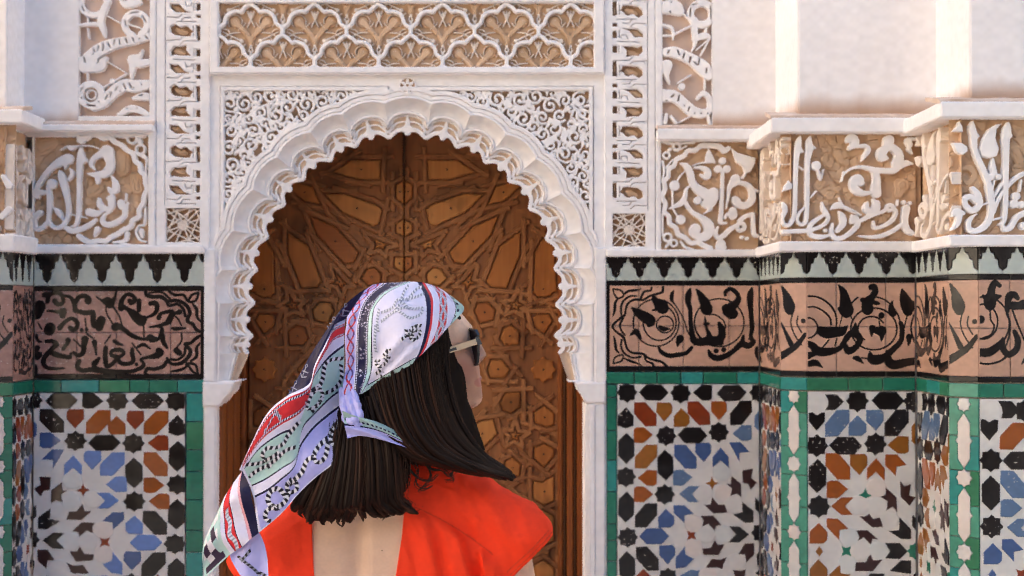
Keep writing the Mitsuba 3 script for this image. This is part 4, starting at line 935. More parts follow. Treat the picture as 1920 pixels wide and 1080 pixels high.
k = thing('merlon_frieze', 'black stepped merlon tiles on pale green left of the door', 'tile frieze')
merlons(k, FB, mx(63), mx(383), zLf['c0'], zLf['c1'], 51.7 * D / FPX, mx(88), 1)
merlons(k, FLr, 0, WLr, zLf['c0'], zLf['c1'], .052, .02, 2)
k = thing('merlon_frieze', 'black stepped merlon tiles on pale green just right of the door', 'tile frieze')
merlons(k, FB, mx(1137), X1 - .001, zR['c0'], zR['c1'], 45.3 * D / FPX, mx(1155), 3)
k = thing('merlon_frieze', 'black stepped merlon tiles on the pier nearer the door', 'tile frieze')
merlons(k, F1r, 0, W1r, zR['c0'], zR['c1'], W1r / 5, W1r / 10, 4)
merlons(k, F1c, 0, W1c, zR['c0'], zR['c1'], W1c, 0, 5)
merlons(k, F1, U1, X2, zR['c0'], zR['c1'], 50.0 * Y1 / FPX, mx(1562, Y1), 6)
k = thing('merlon_frieze', 'black stepped merlon tiles on the pier at the right edge', 'tile frieze')
merlons(k, F2r, 0, W2r, zR['c0'], zR['c1'], W2r / 4.5, W2r / 10, 7)
merlons(k, F2c, 0, W2c, zR['c0'], zR['c1'], W2c, 0, 8)
merlons(k, F2, U2, 1.32, zR['c0'], zR['c1'], 54 * Y2 / FPX, mx(1881, Y2), 9)
k = thing('merlon_frieze', 'sliver of black merlon tiles on the pier at the left edge', 'tile frieze')
merlons(k, FLc, 0, WLc, zLf['c0'], zLf['c1'], .05, .02, 10)

# ---- cut mosaic
def H(x, y, a, w=75, h=40, c=38): return affinity.rotate(Polygon([(-w, 0), (-c, -h), (c, -h), (w, 0), (c, h), (-c, h)]), a, origin=(0, 0)), x, y
def star8(r, q=.78): return Polygon([(R_ * math.cos(math.radians(22.5 * i)), R_ * math.sin(math.radians(22.5 * i))) for i, R_ in enumerate([r, r * q] * 8)])
DROP = {'d': [(-38, -45), (30, -45), (40, -30), (40, 5), (2, 52), (-40, 5)], 'u': [(0, -52), (40, -5), (40, 36), (28, 46), (-28, 46), (-40, 36), (-40, -5)]}
def shape(t, s=1.0):
    k_ = t[0]
    if k_ == 'S': g = star8(53)
    elif k_ == 'H': g = Polygon([(-75, 0), (-38, -40), (38, -40), (75, 0), (38, 40), (-38, 40)])
    elif k_ == 'V': g = Polygon([(0, -78), (40, -38), (40, 38), (0, 78), (-40, 38), (-40, -38)])
    elif k_ == 'B': g = Polygon([(-55, -60), (2, -60), (56, 2), (56, 60), (-2, 60), (-56, -2)])       # corner-cut piece, backslash
    elif k_ == 'F': g = Polygon([(55, -60), (-2, -60), (-56, 2), (-56, 60), (2, 60), (56, -2)])
    elif k_ == 'D': g = Polygon(DROP['d'])
    elif k_ == 'U': g = Polygon([(0, -52), (40, -12), (40, 25), (22, 42), (-40, 42), (-40, -12)])
    elif k_ == 'R': g = affinity.rotate(Polygon(DROP['d']), -90, origin=(0, 0))
    elif k_ == 'L': g = affinity.rotate(Polygon(DROP['d']), 90, origin=(0, 0))
    elif k_ == 'N': g = Polygon([(0, -52), (40, -8), (40, 40), (0, 56), (-40, 40), (-40, -8)])
    elif k_ == 'A': g = Polygon([(0, -52), (40, -5), (40, 52), (0, 12), (-40, 48), (-40, -5)])
    elif k_ == 'Q': g = affinity.rotate(Polygon([(0, -52), (40, -5), (40, 52), (0, 12), (-40, 48), (-40, -5)]), -90, origin=(0, 0))
    elif k_ == 'P': g = affinity.rotate(Polygon([(0, -52), (40, -5), (40, 52), (0, 12), (-40, 48), (-40, -5)]), 90, origin=(0, 0))
    elif k_ == 'X': g = Polygon([(0, -34), (10, -10), (34, 0), (10, 10), (0, 34), (-10, 10), (-34, 0), (-10, -10)])
    elif k_ == 'Z': g = affinity.rotate(Polygon([(0, -34), (10, -10), (34, 0), (10, 10), (0, 34), (-10, 10), (-34, 0), (-10, -10)]), 45, origin=(0, 0))
    elif k_ == 'W': g = Polygon([(48 * math.cos(math.radians(a)), 48 * math.sin(math.radians(a))) for a in (-100, -45, 0, 55, 110, 155, 200, 228)])
    elif k_ == 'O': g = Polygon([(0, -24), (18, 0), (0, 24), (-18, 0)])
    return affinity.scale(g, s, s, origin=(0, 0))
MOS_R = """SK125,128 HK263,128 SK405,128 LK522,128 HK670,128 SK812,128 NK120,255 BO220,240 Do320,225 Uc407,258 BO497,235 Dc603,218 FK715,230 RO208,350 SK328,352 HK465,348 SK603,335 LG725,335
VK120,415 FC222,460 VK325,505 Bb428,460 Db520,435 Ab612,468 WW755,480 SK120,565 Lr234,568 Rb408,568 WV617,545 XC568,598 Rr205,657 SK322,652 Qb448,652 WW520,645 WV625,650 WW680,707 VK122,722 FK225,765 Ub325,782
WV470,805 ZR462,867 WW540,862 WV627,862 PK705,860 SK822,852 SK128,875 Hb265,872 Db332,965 WV470,930 VK125,1030 BK232,985 Ur210,1090 SK335,1085 WW690,1003 WV545,1075 WW640,1070"""
POL_R = """b 655,385 715,383 765,437 710,440 712,490|N 640,595 665,600 670,555 720,600 718,670 695,650 660,662 672,622|N 722,530 778,520 770,570 802,590 768,632 755,602 725,595|N 525,705 560,705 570,665 600,705 635,705 648,747 575,752|b 368,710 425,710 475,755 425,765 425,805 368,750|
N 505,765 570,762 615,810 585,815 580,842 545,805 515,822 520,790|K 720,690 780,740 778,800 735,802 672,757 722,745|K 790,670 828,712 828,770 788,730|N 515,935 560,930 580,890 595,915 630,915 600,970 520,967|b 428,920 430,965 475,985 430,1030 378,1037 378,980|K 828,925 828,990 800,1035 795,970|
N 735,905 785,905 782,965 740,1005 735,962 702,960|N 565,985 610,990 645,975 625,1015 625,1040 590,1030 530,1037|b 455,1040 502,1045 490,1085 440,1090 400,1075|N 672,1045 715,1050 740,1040 735,1090 690,1090|O 790,440 826,440 826,497 805,495 812,468|G 820,208 785,250 785,305 824,340|K 790,1060 828,1030 828,1090"""
MOS_1 = """SK303,130 HK465,128 SK605,130 Fg195,247 Ub305,262 Db395,230 FK512,245 SK88,365 HK240,365 SK400,355 LC525,360 VK90,530 Br198,478 Dc312,465 Ac405,492 Rc190,597 WV405,592 WW567,520 SK95,690 Qc225,688 WW310,680 WW412,690
WW470,765 Uc95,838 WV255,855 OC97,927 ZG242,925 WW320,925 WV415,925 Gx610,925 WV250,1000 Nc97,1030 XG345,628"""
POL_1 = """K 133,92 195,90 236,130 190,176 135,176 150,150 150,122|K 42,190 62,185 85,202 112,185 130,185 128,235 85,286 42,235|c 632,215 590,260 588,340 630,380|c 452,415 515,412 570,470 515,480 512,530 452,475|G 605,485 632,490 632,535 615,525 622,508|N 425,635 455,625 455,585 512,640 515,722 490,690 455,712 465,662|
N 525,555 550,582 585,570 575,630 612,640 580,687 530,640|N 310,740 345,740 365,725 385,755 422,745 440,797 380,799|c 140,748 200,750 258,805 210,812 207,867 140,795|N 285,812 355,812 412,862 380,860 372,892 335,850 300,872|K 525,745 590,812 588,863 535,863 470,822 525,815|K 595,725 632,770 632,832 595,790|
K 450,880 530,880 572,925 530,967 450,963 477,925|N 290,985 345,985 370,940 385,975 437,970 385,1034 285,1034|c 210,990 212,1040 265,1045 230,1085 150,1085 150,1050|K 535,975 590,975 590,1047 535,1042 475,1032|K 370,1045 450,1045 430,1085 345,1085|K 632,1020 600,1050 602,1090 632,1090"""
MOS_2 = """SK1200,155 FO1128,290 SK1012,418 HK1170,420 Bb1132,550 VK1012,595 Rb1118,675 SK1018,772 Qb1160,780 Ub1022,925 Ob1022,1024 ZR1172,1028 WW1225,960"""
POL_2 = """K 1053,105 1128,108 1170,155 1127,200 1070,200 1078,172 1075,145|K 957,205 978,203 1003,220 1030,203 1052,207 1050,265 1005,320 957,265|b 1072,838 1128,835 1190,893 1138,905 1140,960 1072,890"""
COLS = {'K': ['tile_black', 'tile_black', 'tile_black_worn'], 'O': ['tile_orange', 'tile_red'], 'o': ['tile_orange', 'tile_ochre'], 'c': ['tile_ochre', 'tile_orange'], 'C': ['tile_ochre'], 'r': ['tile_red', 'tile_orange'],
        'R': ['tile_red'], 'b': ['tile_blue', 'tile_blue', 'tile_blue_grey'], 'G': ['tile_blue_grey'], 'g': ['tile_blue_grey'], 'N': ['tile_brown'], 'W': ['tile_white'], 'V': ['tile_white_cool', 'tile_white_warm'], 'E': ['tile_green'], 'B': ['tile_blue_light', 'tile_blue']}
def read_mosaic(txt, pol, s=1.05, sub=None):
    out = []
    for w in txt.split():
        t, c = w[0], w[1]
        if t == 'G' and c == 'x':
            out.append((affinity.translate(star8(46), *map(float, w[2:].split(','))), 'E')); continue
        x, y = map(float, w[2:].split(','))
        out.append((affinity.translate(shape(t, s), x, y), c))
    for w in pol.replace('\n', ' ').split('|'):
        w = w.split()
        out.append((Polygon([tuple(map(float, q.split(','))) for q in w[1:]]).buffer(0), w[0]))
    if sub: out = [(g, sub.get(c, c)) for g, c in out]
    return out
def mosaic(key, frame, pieces, aff, clip, seed, h=.0050):
    rr = random.Random(seed)
    part(key, 'white_ground', sheet(frame, *clip.bounds[::2], *clip.bounds[1::2], -.0015), 'tile_white')
    for g, c in pieces:
        q = affinity.affine_transform(g, aff)
        q = affinity.rotate(affinity.translate(q, rr.uniform(-.0012, .0012), rr.uniform(-.0012, .0012)), rr.uniform(-2.2, 2.2))
        q = q.buffer(-.0004).intersection(clip)
        for q in polys(q):
            if q.area < 4e-5: continue
            lift = rr.uniform(-.0006, .0006)
            white = c in 'WV'
            m = relief(q, h - (.0018 if white else 0), .0009, -.004 + lift + (.0012 if white else 0))
            if m is None: continue
            tilt = np.array([rr.uniform(-.020, .020), rr.uniform(-.020, .020)])
            v = m.vertices.copy(); ctr = v.mean(0)
            v[:, 2] += (v[:, :2] - ctr[:2]) @ tilt
            part(key, 'tile', frame.mesh(trimesh.Trimesh(v, m.faces, process=False)), rr.choice(COLS[c]))
def aff_px(x0, y0, k, Y):
    s = Y / FPX
    return [s / k, 0, 0, -s / k, (x0 - CX) * s, CZ + (HZ - y0) * s]
PR = read_mosaic(MOS_R, POL_R)
P1 = read_mosaic(MOS_1, POL_1, 1.19, {'G': 'E'})
P1 = [(g, 'g' if c == 'g' else c) for g, c in P1]
P2 = read_mosaic(MOS_2, POL_2, 1.22)
ZM = mz(1090)
k = thing('mosaic_panel', 'cut tile mosaic with blue and orange stars left of the door', 'mosaic panel')
aR = aff_px(1130, 690, 2.769, D)
# mirror image of the right-hand panel, a little wider
sL = D / FPX
a_, b_ = -1.185 / 3, 1000 / 3 + 120 * 1.185 / 3
c_, d_ = 1.07 / 3, 720 + (95 - 128 * 1.07) / 3
mosaic(k, FB, read_mosaic(MOS_R, POL_R, 1.05, {'b': 'B', 'C': 'r', 'c': 'r', 'G': 'b', 'V': 'V', 'o': 'O'}), [a_ * sL, 0, 0, -c_ * sL, (b_ - CX) * sL, CZ + (HZ - d_) * sL], box(mx(64), ZM, mx(347), mz(737)), 3)
tiles_row(k, FB, mx(64), mx(383), zLf['g0'], zLf['g1'], .075, GREEN, 41)
tiles_row(k, FB, mx(349.5), mx(382), ZM, zLf['g0'] - .001, .068, GREEN, 42, vert=True)
tiles_row(k, FLr, 0, WLr, zLf['g0'], zLf['g1'], .06, GREEN, 43)
def return_mosaic(key, frame, W, pieces, x0, x1, y0, k_, zsc_Y, seed, zt_):
    s = D / FPX
    mosaic(key, frame, pieces, [W / (x1 - x0), 0, 0, -s / k_, -x0 * W / (x1 - x0), CZ + (HZ - y0) * s], box(.004, ZM, W - .003, zt_ - .002), seed)
return_mosaic(k, FLr, WLr, PR, 80, 560, 712, 2.769, D, 11, zLf['g0'])
k = thing('mosaic_panel', 'cut tile mosaic with orange corner and blue star just right of the door', 'mosaic panel')
mosaic(k, FB, PR, aR, box(mx(1157.5), ZM, X1 - .003, mz(720.5)), 5)
tiles_row(k, FB, mx(1137), X1 - .002, zR['g0'], zR['g1'], .075, GREEN, 44)
tiles_row(k, FB, mx(1137.5), mx(1156.5), ZM, zR['g0'] - .001, .062, GREEN, 45, vert=True)
def star_column(key, frame, W, z0, z1, seed, mats):
    """white stars and long hexagons down the middle of a green strip"""
    rr = random.Random(seed)
    c = W / 2
    wh = []
    z = z1 - .012
    wh.append(affinity.translate(star8(.016, .76), c, z))
    z -= .016
    while z > z0 - .1:
        z -= .056; wh.append(affinity.translate(Polygon([(0, .054), (.0135, .036), (.0135, .006), (.019, 0), (.0135, -.006), (.0135, -.036), (0, -.054), (-.0135, -.036), (-.0135, -.006), (-.019, 0), (-.0135, .006), (-.0135, .036)]), c, z))
        z -= .056 + .017; wh.append(affinity.translate(star8(.0185, .78), c, z)); z -= .017
    clip = box(.001, z0, W - .001, z1)
    W_ = unary_union(wh).intersection(clip)
    for q in polys(W_):
        if q.area > 2e-5: part(key, 'star_tile', frame.mesh(relief(q.buffer(-.0004), .0040, .0008, -.003)), rr.choice(['tile_white_warm', 'tile_white']))
    a = z1
    while a > z0:
        b = a - rr.uniform(.045, .075)
        for l, r in ((.001, c - .0003), (c + .0003, W - .001)):
            q = box(l, max(b, z0) + .0008, r, a - .0008).difference(W_.buffer(.0008))
            for q in polys(q):
                if q.area > 4e-5: part(key, 'border_tile', frame.mesh(relief(q, .0036, .0008, -.003)), rr.choice(mats))
        a = b
k = thing('mosaic_panel', 'cut tile mosaic with green and ochre stars on the pier nearer the door', 'mosaic panel')
zt1 = zR['g0']
def mos_step(key, F_, Y_, pieces, u0, u1, seed):
    # measured on the photograph of that pier, then set under the green band at its real height
    a = aff_px(1500, 700, 2.843, Y_)
    shift = (zt1 - .004) - (CZ + (HZ - (700 + 84 / 2.843)) * Y_ / FPX)
    a = a[:5] + [a[5] + shift]
    mosaic(key, F_, pieces, a, box(u0, ZM, u1, zt1 - .002), seed)
mos_step(k, F1, Y1, P1, U1 + .002, X2 - .003, 6)
return_mosaic(k, F1r, W1r, PR, 80, 700, 690, 2.769, D, 12, zt1)
tiles_row(k, F1, U1, X2 - .002, zR['g0'], zR['g1'], .075, GREEN, 46)
tiles_row(k, F1r, 0, W1r, zR['g0'], zR['g1'], .09, GREEN, 47)
tiles_row(k, F1c, 0, W1c, zR['g0'], zR['g1'], .2, ['tile_green_pale', 'tile_teal'], 48)
star_column(k, F1c, W1c, ZM, zR['g0'] - .001, 4, GREENP)
k = thing('mosaic_panel', 'cut tile mosaic with blue and black stars on the pier at the right edge', 'mosaic panel')
P2s = [(affinity.translate(affinity.scale(g, .95, .95, origin=(955, 84)), 0, 0), c) for g, c in P2]
a2 = aff_px(1500, 700, 2.843, Y2)
sh2 = (zt1 - .004) - (CZ + (HZ - (700 + 100 / 2.843)) * Y2 / FPX)
mosaic(k, F2, P2, a2[:5] + [a2[5] + sh2], box(U2 + .002, ZM, 1.30, zt1 - .002), 7)
return_mosaic(k, F2r, W2r, P1, 30, 600, 690, 2.9, D, 13, zt1)
tiles_row(k, F2, U2, 1.32, zR['g0'], zR['g1'], .075, GREEN, 49)
tiles_row(k, F2r, 0, W2r, zR['g0'], zR['g1'], .1, GREEN, 50)
tiles_row(k, F2c, 0, W2c, zR['g0'], zR['g1'], .2, ['tile_green_pale', 'tile_teal'], 51)
star_column(k, F2c, W2c, ZM, zR['g0'] - .001, 6, GREENP)
k = thing('mosaic_panel', 'green tile strip with white stars at the left edge', 'mosaic panel')
tiles_row(k, FLc, 0, WLc, zLf['g0'], zLf['g1'], .2, GREEN, 52)
star_column(k, FLc, WLc, ZM, zLf['g0'] - .001, 8, GREEN)
# ---------------------------------------------------------------- the person, seen from behind with the head turned to the right
YP = 2.94
PK = YP / FPX                      # metres per drawing unit at the person's distance
def W3(p, dy=None):
    p = np.asarray(p, float)
    d = p[..., 2] if dy is None else dy
    return np.stack([(p[..., 0] - CX) * PK, YP + d, CZ + (HZ - p[..., 1]) * PK], -1)
def ball(x, y, d, r, seg=20):
    c = W3(np.array([x, y, d]))
    return m3.Manifold.sphere(r * PK, seg).translate(c.tolist())
def hull(*bs): return m3.Manifold.batch_hull([ball(*b) for b in bs])
def union(ms): return m3.Manifold.batch_boolean(ms, m3.OpType.Add)
def to_tm(m, it=12, length=None):
    if length: m = m.refine_to_length(length)
    q = m.to_mesh()
    t = trimesh.Trimesh(np.array(q.vert_properties[:, :3], float), np.array(q.tri_verts), process=True)
    if it: trimesh.smoothing.filter_taubin(t, lamb=.5, nu=.53, iterations=it)
    return t
def to_mf(t): return m3.Manifold(m3.Mesh(np.asarray(t.vertices, np.float32), np.asarray(t.faces, np.uint32)))

def torso_parts(e=0.0):
    r = lambda v: v + e
    return [hull((560, 1120, .06, r(100)), (785, 1115, .065, r(100)), (600, 1330, .07, r(92)), (745, 1330, .07, r(92))),
            hull((600, 1330, .07, r(92)), (745, 1330, .07, r(92)), (590, 1560, .075, r(120)), (755, 1560, .075, r(120))),
            hull((492, 1052, .045, r(50)), (560, 1110, .06, r(95)), (785, 1105, .065, r(95)), (935, 992, .05, r(52)), (660, 950, .035, r(62)), (765, 915, .04, r(62))),
            hull((640, 960, .035, r(62)), (725, 895, .03, r(50)), (790, 905, .04, r(52)), (900, 960, .05, r(52)))]
def hand(wx, wy, d, s):
    ms = [hull((wx, wy, d, 24), (wx, wy + 55, d - .012, 22), (wx, wy + 60, d + .016, 20))]
    for k, (o, l) in enumerate([(-.030, 62), (-.010, 74), (.010, 70), (.028, 54)]):
        ms += [hull((wx, wy + 58, d + o, 9.5), (wx - 3 * s, wy + 58 + l * .5, d + o * 1.1, 8.8)), hull((wx - 3 * s, wy + 58 + l * .5, d + o * 1.1, 8.8), (wx - 14 * s, wy + 58 + l, d + o * 1.1, 7.5))]
    ms += [hull((wx, wy + 18, d - .028, 11), (wx - 6 * s, wy + 48, d - .046, 9.5)), hull((wx - 6 * s, wy + 48, d - .046, 9.5), (wx - 14 * s, wy + 82, d - .050, 8))]
    return ms
FEET = HZ + CZ / PK
body = torso_parts()
body += [hull((712, 900, .035, 50), (745, 790, .02, 50)), hull((938, 992, .05, 50), (1000, 1290, .06, 38)), hull((1000, 1290, .06, 38), (990, 1530, .03, 25)), hull((492, 1052, .045, 48), (452, 1340, .06, 38)), hull((452, 1340, .06, 38), (470, 1580, .03, 25))]
body += hand(990, 1530, .03, 1) + hand(470, 1580, .03, -1)
for sx in (-1, 1):
    x = 672 + 74 * sx
    body += [hull((x, 1570, .075, 105), (x + 6 * sx, 1960, .06, 62)), hull((x + 6 * sx, 1960, .06, 62), (x + 6 * sx, 2255, .075, 36)), hull((x + 6 * sx, FEET - 42, .085, 40), (x + 10 * sx, FEET - 26, .03 + .17, 26), (x + 6 * sx, FEET - 34, .055, 34))]
# head: skull, face turned to the right, nose, lips and chin
body += [hull((755, 638, .012, 100), (778, 690, .012, 88), (800, 640, .015, 84)),
         hull((842, 604, .028, 26), (846, 604, .075, 24), (862, 680, .002, 30), (868, 682, .085, 28), (838, 752, .008, 28), (887, 747, .052, 17), (866, 618, .05, 18), (800, 660, .0, 60)),
         hull((888, 638, .052, 8), (905, 666, .054, 6), (884, 684, .054, 10)), hull((905, 666, .054, 6), (891, 678, .044, 8), (891, 678, .064, 8)),
         hull((896, 711, .050, 6.5), (895, 712, .064, 6.5)), hull((895, 723.5, .050, 6.5), (894, 724.5, .062, 6.5)), hull((884, 705, .046, 13), (886, 730, .050, 12)), hull((880, 700, .05, 14), (884, 735, .052, 14)),
         hull((862, 618, .03, 12), (874, 616, .06, 11)), hull((888, 750, .052, 15), (880, 752, .04, 17)), hull((866, 684, .004, 27), (862, 716, .012, 27))]
bm = to_tm(union(body), 7, .006)
v = bm.vertices.copy()
px = v[:, 0] / PK + CX; py = HZ - (v[:, 2] - CZ) / PK
back = (v[:, 1] < YP + .04) & (py > 900) & (py < 1400)
groove = np.exp(-((px - (672 + (1080 - py) * .03)) / 17) ** 2)
blade = np.exp(-((px - 585) / 36) ** 2 - ((py - 1060) / 70) ** 2) + np.exp(-((px - 775) / 36) ** 2 - ((py - 1040) / 70) ** 2)
v[:, 1] += back * (0.0115 * groove - .0025 * blade)
bm.vertices = v
person = thing('person', 'person seen from behind in an orange red open backed dress, printed headscarf and sunglasses', 'person')

def skin_col(p, n, uv):
    f = fbm(p.x * 28, p.y * 28, p.z * 28, octaves=3)
    g = fbm(p.x * 300, p.y * 300, p.z * 300, octaves=2)
    c = mix([.64, .41, .29], [.74, .51, .38], f) * (.95 + .1 * g)
    mole = smoothstep(.0016, .0008, dr.sqrt(dr.square(p.x + .2215) + dr.square(p.z - 1.1965)))
    lip = smoothstep(.0095, .0065, dr.sqrt(dr.square((p.x + .0545) * .75) + dr.square(p.z - 1.4815)))
    blush_shade = smoothstep(.045, .0, dr.sqrt(dr.square(p.x + .082) + dr.square(p.z - 1.505)))
    c = mix(c, [.50, .235, .19], .75 * blush_shade)  # pink of the cheek, darkened with some of the shade on the face
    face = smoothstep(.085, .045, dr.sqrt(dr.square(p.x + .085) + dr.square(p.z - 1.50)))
    c = mix(c, c * mi.Color3f([.66, .56, .54]), face)  # shade on the turned face painted into the skin colour
    c = mix(c, [.36, .12, .11], .6 * lip)
    return mix(c, [.2, .1, .07], mole)
def skin_bmp(p, n, uv): return fbm(p.x * 420, p.y * 420, p.z * 420, octaves=2)
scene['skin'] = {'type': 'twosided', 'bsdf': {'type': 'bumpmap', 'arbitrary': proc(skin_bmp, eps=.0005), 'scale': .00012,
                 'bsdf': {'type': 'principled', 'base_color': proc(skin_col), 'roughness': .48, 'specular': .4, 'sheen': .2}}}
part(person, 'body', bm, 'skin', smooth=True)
labels[person + '__body'] = {'label': 'bare skin of the face, open back and arms'}

# ---- dress
dparts = torso_parts(7)
dparts += [hull((885, 960, .045, 66), (984, 1003, .015, 52), (992, 1012, .085, 50), (985, 1080, .05, 64), (900, 1080, .06, 66)),
           hull((530, 1050, .045, 62), (462, 1068, .02, 44), (462, 1070, .08, 44), (490, 1130, .05, 58)),
           hull((590, 1330, .07, 100), (752, 1330, .07, 100), (560, 1700, .075, 165), (785, 1700, .075, 165)),
           hull((560, 1700, .075, 165), (785, 1700, .075, 165), (530, 2170, .075, 200), (815, 2170, .075, 200))]
dm = to_tm(union(dparts), 14, .0125)
dm = to_tm(to_mf(dm), 0, .0062)
v = dm.vertices.copy(); nr = dm.vertex_normals
px = v[:, 0] / PK + CX; py = HZ - (v[:, 2] - CZ) / PK
n1 = meshkit.fbm(np.column_stack([px / 60, py / 200, v[:, 1] * 6]), 3, 4) - .5
# gathers under the yoke seam, drag lines from the shoulder to the hem
yoke = lambda x: 938 + np.clip((x - 745) / 180, 0, 1.4) ** 1.4 * 98
dseam = py - yoke(px)
fr_ = np.clip((px - 755) / 60, 0, 1) * np.clip((975 - px) / 60, 0, 1) * (v[:, 1] < YP + .06)
gath = fr_ * np.clip(dseam / 14, 0, 1) * np.exp(-np.clip(dseam, 0, None) / 210)
fold = np.sin((px - .22 * (py - 950)) / 3.6 + 2.2 * np.sin(px / 37) + 1.4 * meshkit.noise(np.column_stack([px / 40, py / 80, px * 0]), 3))
big = np.sin((px - .28 * (py - 950)) / 9.5 + 1.3 + 1.5 * meshkit.noise(np.column_stack([px / 55, py / 160, px * 0]), 6))
drag = np.exp(-((px - 930 - .5 * (py - 960)) / 60) ** 2) * np.sin((px * .62 - py * .78) / 15 + 2 * meshkit.noise(np.column_stack([px / 70, py / 70, px * 0]), 9))
n2 = meshkit.fbm(np.column_stack([(px - .4 * py) / 22, (py + .4 * px) / 90, v[:, 1] * 9]), 3, 14) - .5
disp = .013 * n1 + .015 * n2 + gath * (.0028 * (fold + 1) + .0105 * (big + 1)) + .0030 * (drag + .6 * np.exp(-((px - 930 - .5 * (py - 960)) / 60) ** 2)) * (py > 880) * (py < 1100)
lowf = (py > 1120)
disp = np.where((py < 1200), np.maximum(disp, -.0008), disp)
disp += lowf * .010 * np.sin(np.arctan2(v[:, 1] - YP - .07, v[:, 0] - (672 - CX) * PK) * 11) * np.clip((py - 1120) / 300, 0, 1)
v += nr * disp[:, None]
dm.vertices = v
D_ = to_mf(dm)
def prism(P, y0, y1):
    """closed solid over the outline P (drawing units), from depth y0 to y1"""
    q = [((x - CX) * PK, CZ + (HZ - y) * PK) for x, y in P]
    m = trimesh.creation.extrude_polygon(Polygon(q), y1 - y0, engine='earcut')
    w = m.vertices.copy()
    return to_mf(trimesh.Trimesh(np.column_stack([w[:, 0], YP + y1 - w[:, 2], w[:, 1]]), m.faces, process=True))
opening = prism([(583, 878), (588, 1000), (594, 1080), (606, 1230), (725, 1230), (744, 1080), (756, 1000), (760, 955), (750, 905), (744, 878)], -.4, .06)
hemR = prism([(1046, 994), (952, 1088), (955, 1340), (1300, 1340), (1300, 992)], -.4, .6)
hemL = prism([(404, 1030), (458, 1094), (458, 1330), (300, 1330), (300, 1036)], -.4, .6)
hemR = hemR - prism([(300, 1095), (895, 1095), (860, 1500), (300, 1500)], -.5, .7)
hemL = hemL - prism([(505, 1100), (1300, 1100), (1300, 1500), (500, 1500)], -.5, .7)
D_ = D_ - opening - hemR - hemL
q = D_.to_mesh()
dress = trimesh.Trimesh(np.array(q.vert_properties[:, :3], float), np.array(q.tri_verts), process=True)
def cloth(name, c, rough=.75, weave=900, sheen=.5, var=.08):
    def col(p, n, uv):
        f = fbm(p.x * 22, p.y * 22, p.z * 9, octaves=3)
        g = fbm(p.x * 420, p.y * 420, p.z * 420, octaves=2)
        return mi.Color3f(list(c)) * (1 - var + 2 * var * f) * (.95 + .1 * g)
    def bmp(p, n, uv): return dr.sin(p.x * weave * 2) * dr.sin(p.z * weave * 2) * .5 + fbm(p.x * 60, p.y * 60, p.z * 60, octaves=3)
    scene[name] = {'type': 'twosided', 'bsdf': {'type': 'bumpmap', 'arbitrary': proc(bmp, eps=.0006), 'scale': .00045,
                   'bsdf': {'type': 'principled', 'base_color': proc(col), 'roughness': rough, 'specular': .3, 'sheen': sheen, 'sheen_tint': .6}}}
cloth('red_cloth', [.86, .045, .010], sheen=.05)
cloth('red_thread', [.60, .040, .012])
part(person, 'dress', dress, 'red_cloth', smooth=38)
labels[person + '__dress'] = {'label': 'orange red open backed dress with short sleeves'}
ray_d = trimesh.ray.ray_triangle.RayMeshIntersector(dress)
def on_surface(ri, pts, lift=.001):
    """points (drawing units) dropped from the camera side of the figure onto its cloth"""
    o = W3(np.column_stack([pts, np.full(len(pts), -.6)]))
    loc, idx, _ = ri.intersects_location(o, np.tile([0, 1.0, 0], (len(o), 1)), multiple_hits=False)
    out = np.full((len(pts), 3), np.nan); out[idx] = loc
    out[:, 1] -= lift
    return out[~np.isnan(out[:, 0])]
def tube_mesh(P, r, sides=6, caps=True):
    P = np.asarray(P, float); r = np.broadcast_to(np.asarray(r, float), (len(P),))
    t = np.gradient(P, axis=0); t /= np.linalg.norm(t, axis=1, keepdims=True) + 1e-12
    up = np.where(np.abs(t[:, 1:2]) < .9, [[0, 1.0, 0]], [[1.0, 0, 0]])
    a = np.cross(t, up); a /= np.linalg.norm(a, axis=1, keepdims=True) + 1e-12
    b = np.cross(t, a); ang = np.arange(sides) * 2 * np.pi / sides
    v = (P[:, None] + r[:, None, None] * (np.cos(ang)[None, :, None] * a[:, None] + np.sin(ang)[None, :, None] * b[:, None])).reshape(-1, 3)
    i, j = np.meshgrid(np.arange(len(P) - 1), np.arange(sides), indexing='ij')
    q = np.stack([i * sides + j, i * sides + (j + 1) % sides, (i + 1) * sides + (j + 1) % sides, (i + 1) * sides + j], -1).reshape(-1, 4)
    f = np.vstack([q[:, [0, 1, 2]], q[:, [0, 2, 3]]])
    if caps:
        n = len(v); v = np.vstack([v, P[0], P[-1]])
        k = np.arange(sides)
        f = np.vstack([f, np.column_stack([(k + 1) % sides, k, np.full(sides, n)]), np.column_stack([k + n - sides, (k + 1) % sides + n - sides, np.full(sides, n + 1)])])
    return trimesh.Trimesh(v, f, process=False)
xs = np.linspace(758, 925, 40)
sp = on_surface(ray_d, np.column_stack([xs, yoke(xs)]), -.0002)
if len(sp) > 5: part(person + '__dress', 'yoke_seam', tube_mesh(sp, .0011), 'red_thread', smooth=True)
for P in ([(1034, 997), (1000, 1031), (956, 1075)], [(1028, 992), (994, 1026), (950, 1069)]):
    c = catmull(np.array([(x, y, 0) for x, y in P]), 12)[:, :2]
    sp = on_surface(ray_d, c, -.0003)
    if len(sp) > 5: part(person + '__dress', 'hem_stitch', tube_mesh(sp, .0010), 'red_thread', smooth=True)

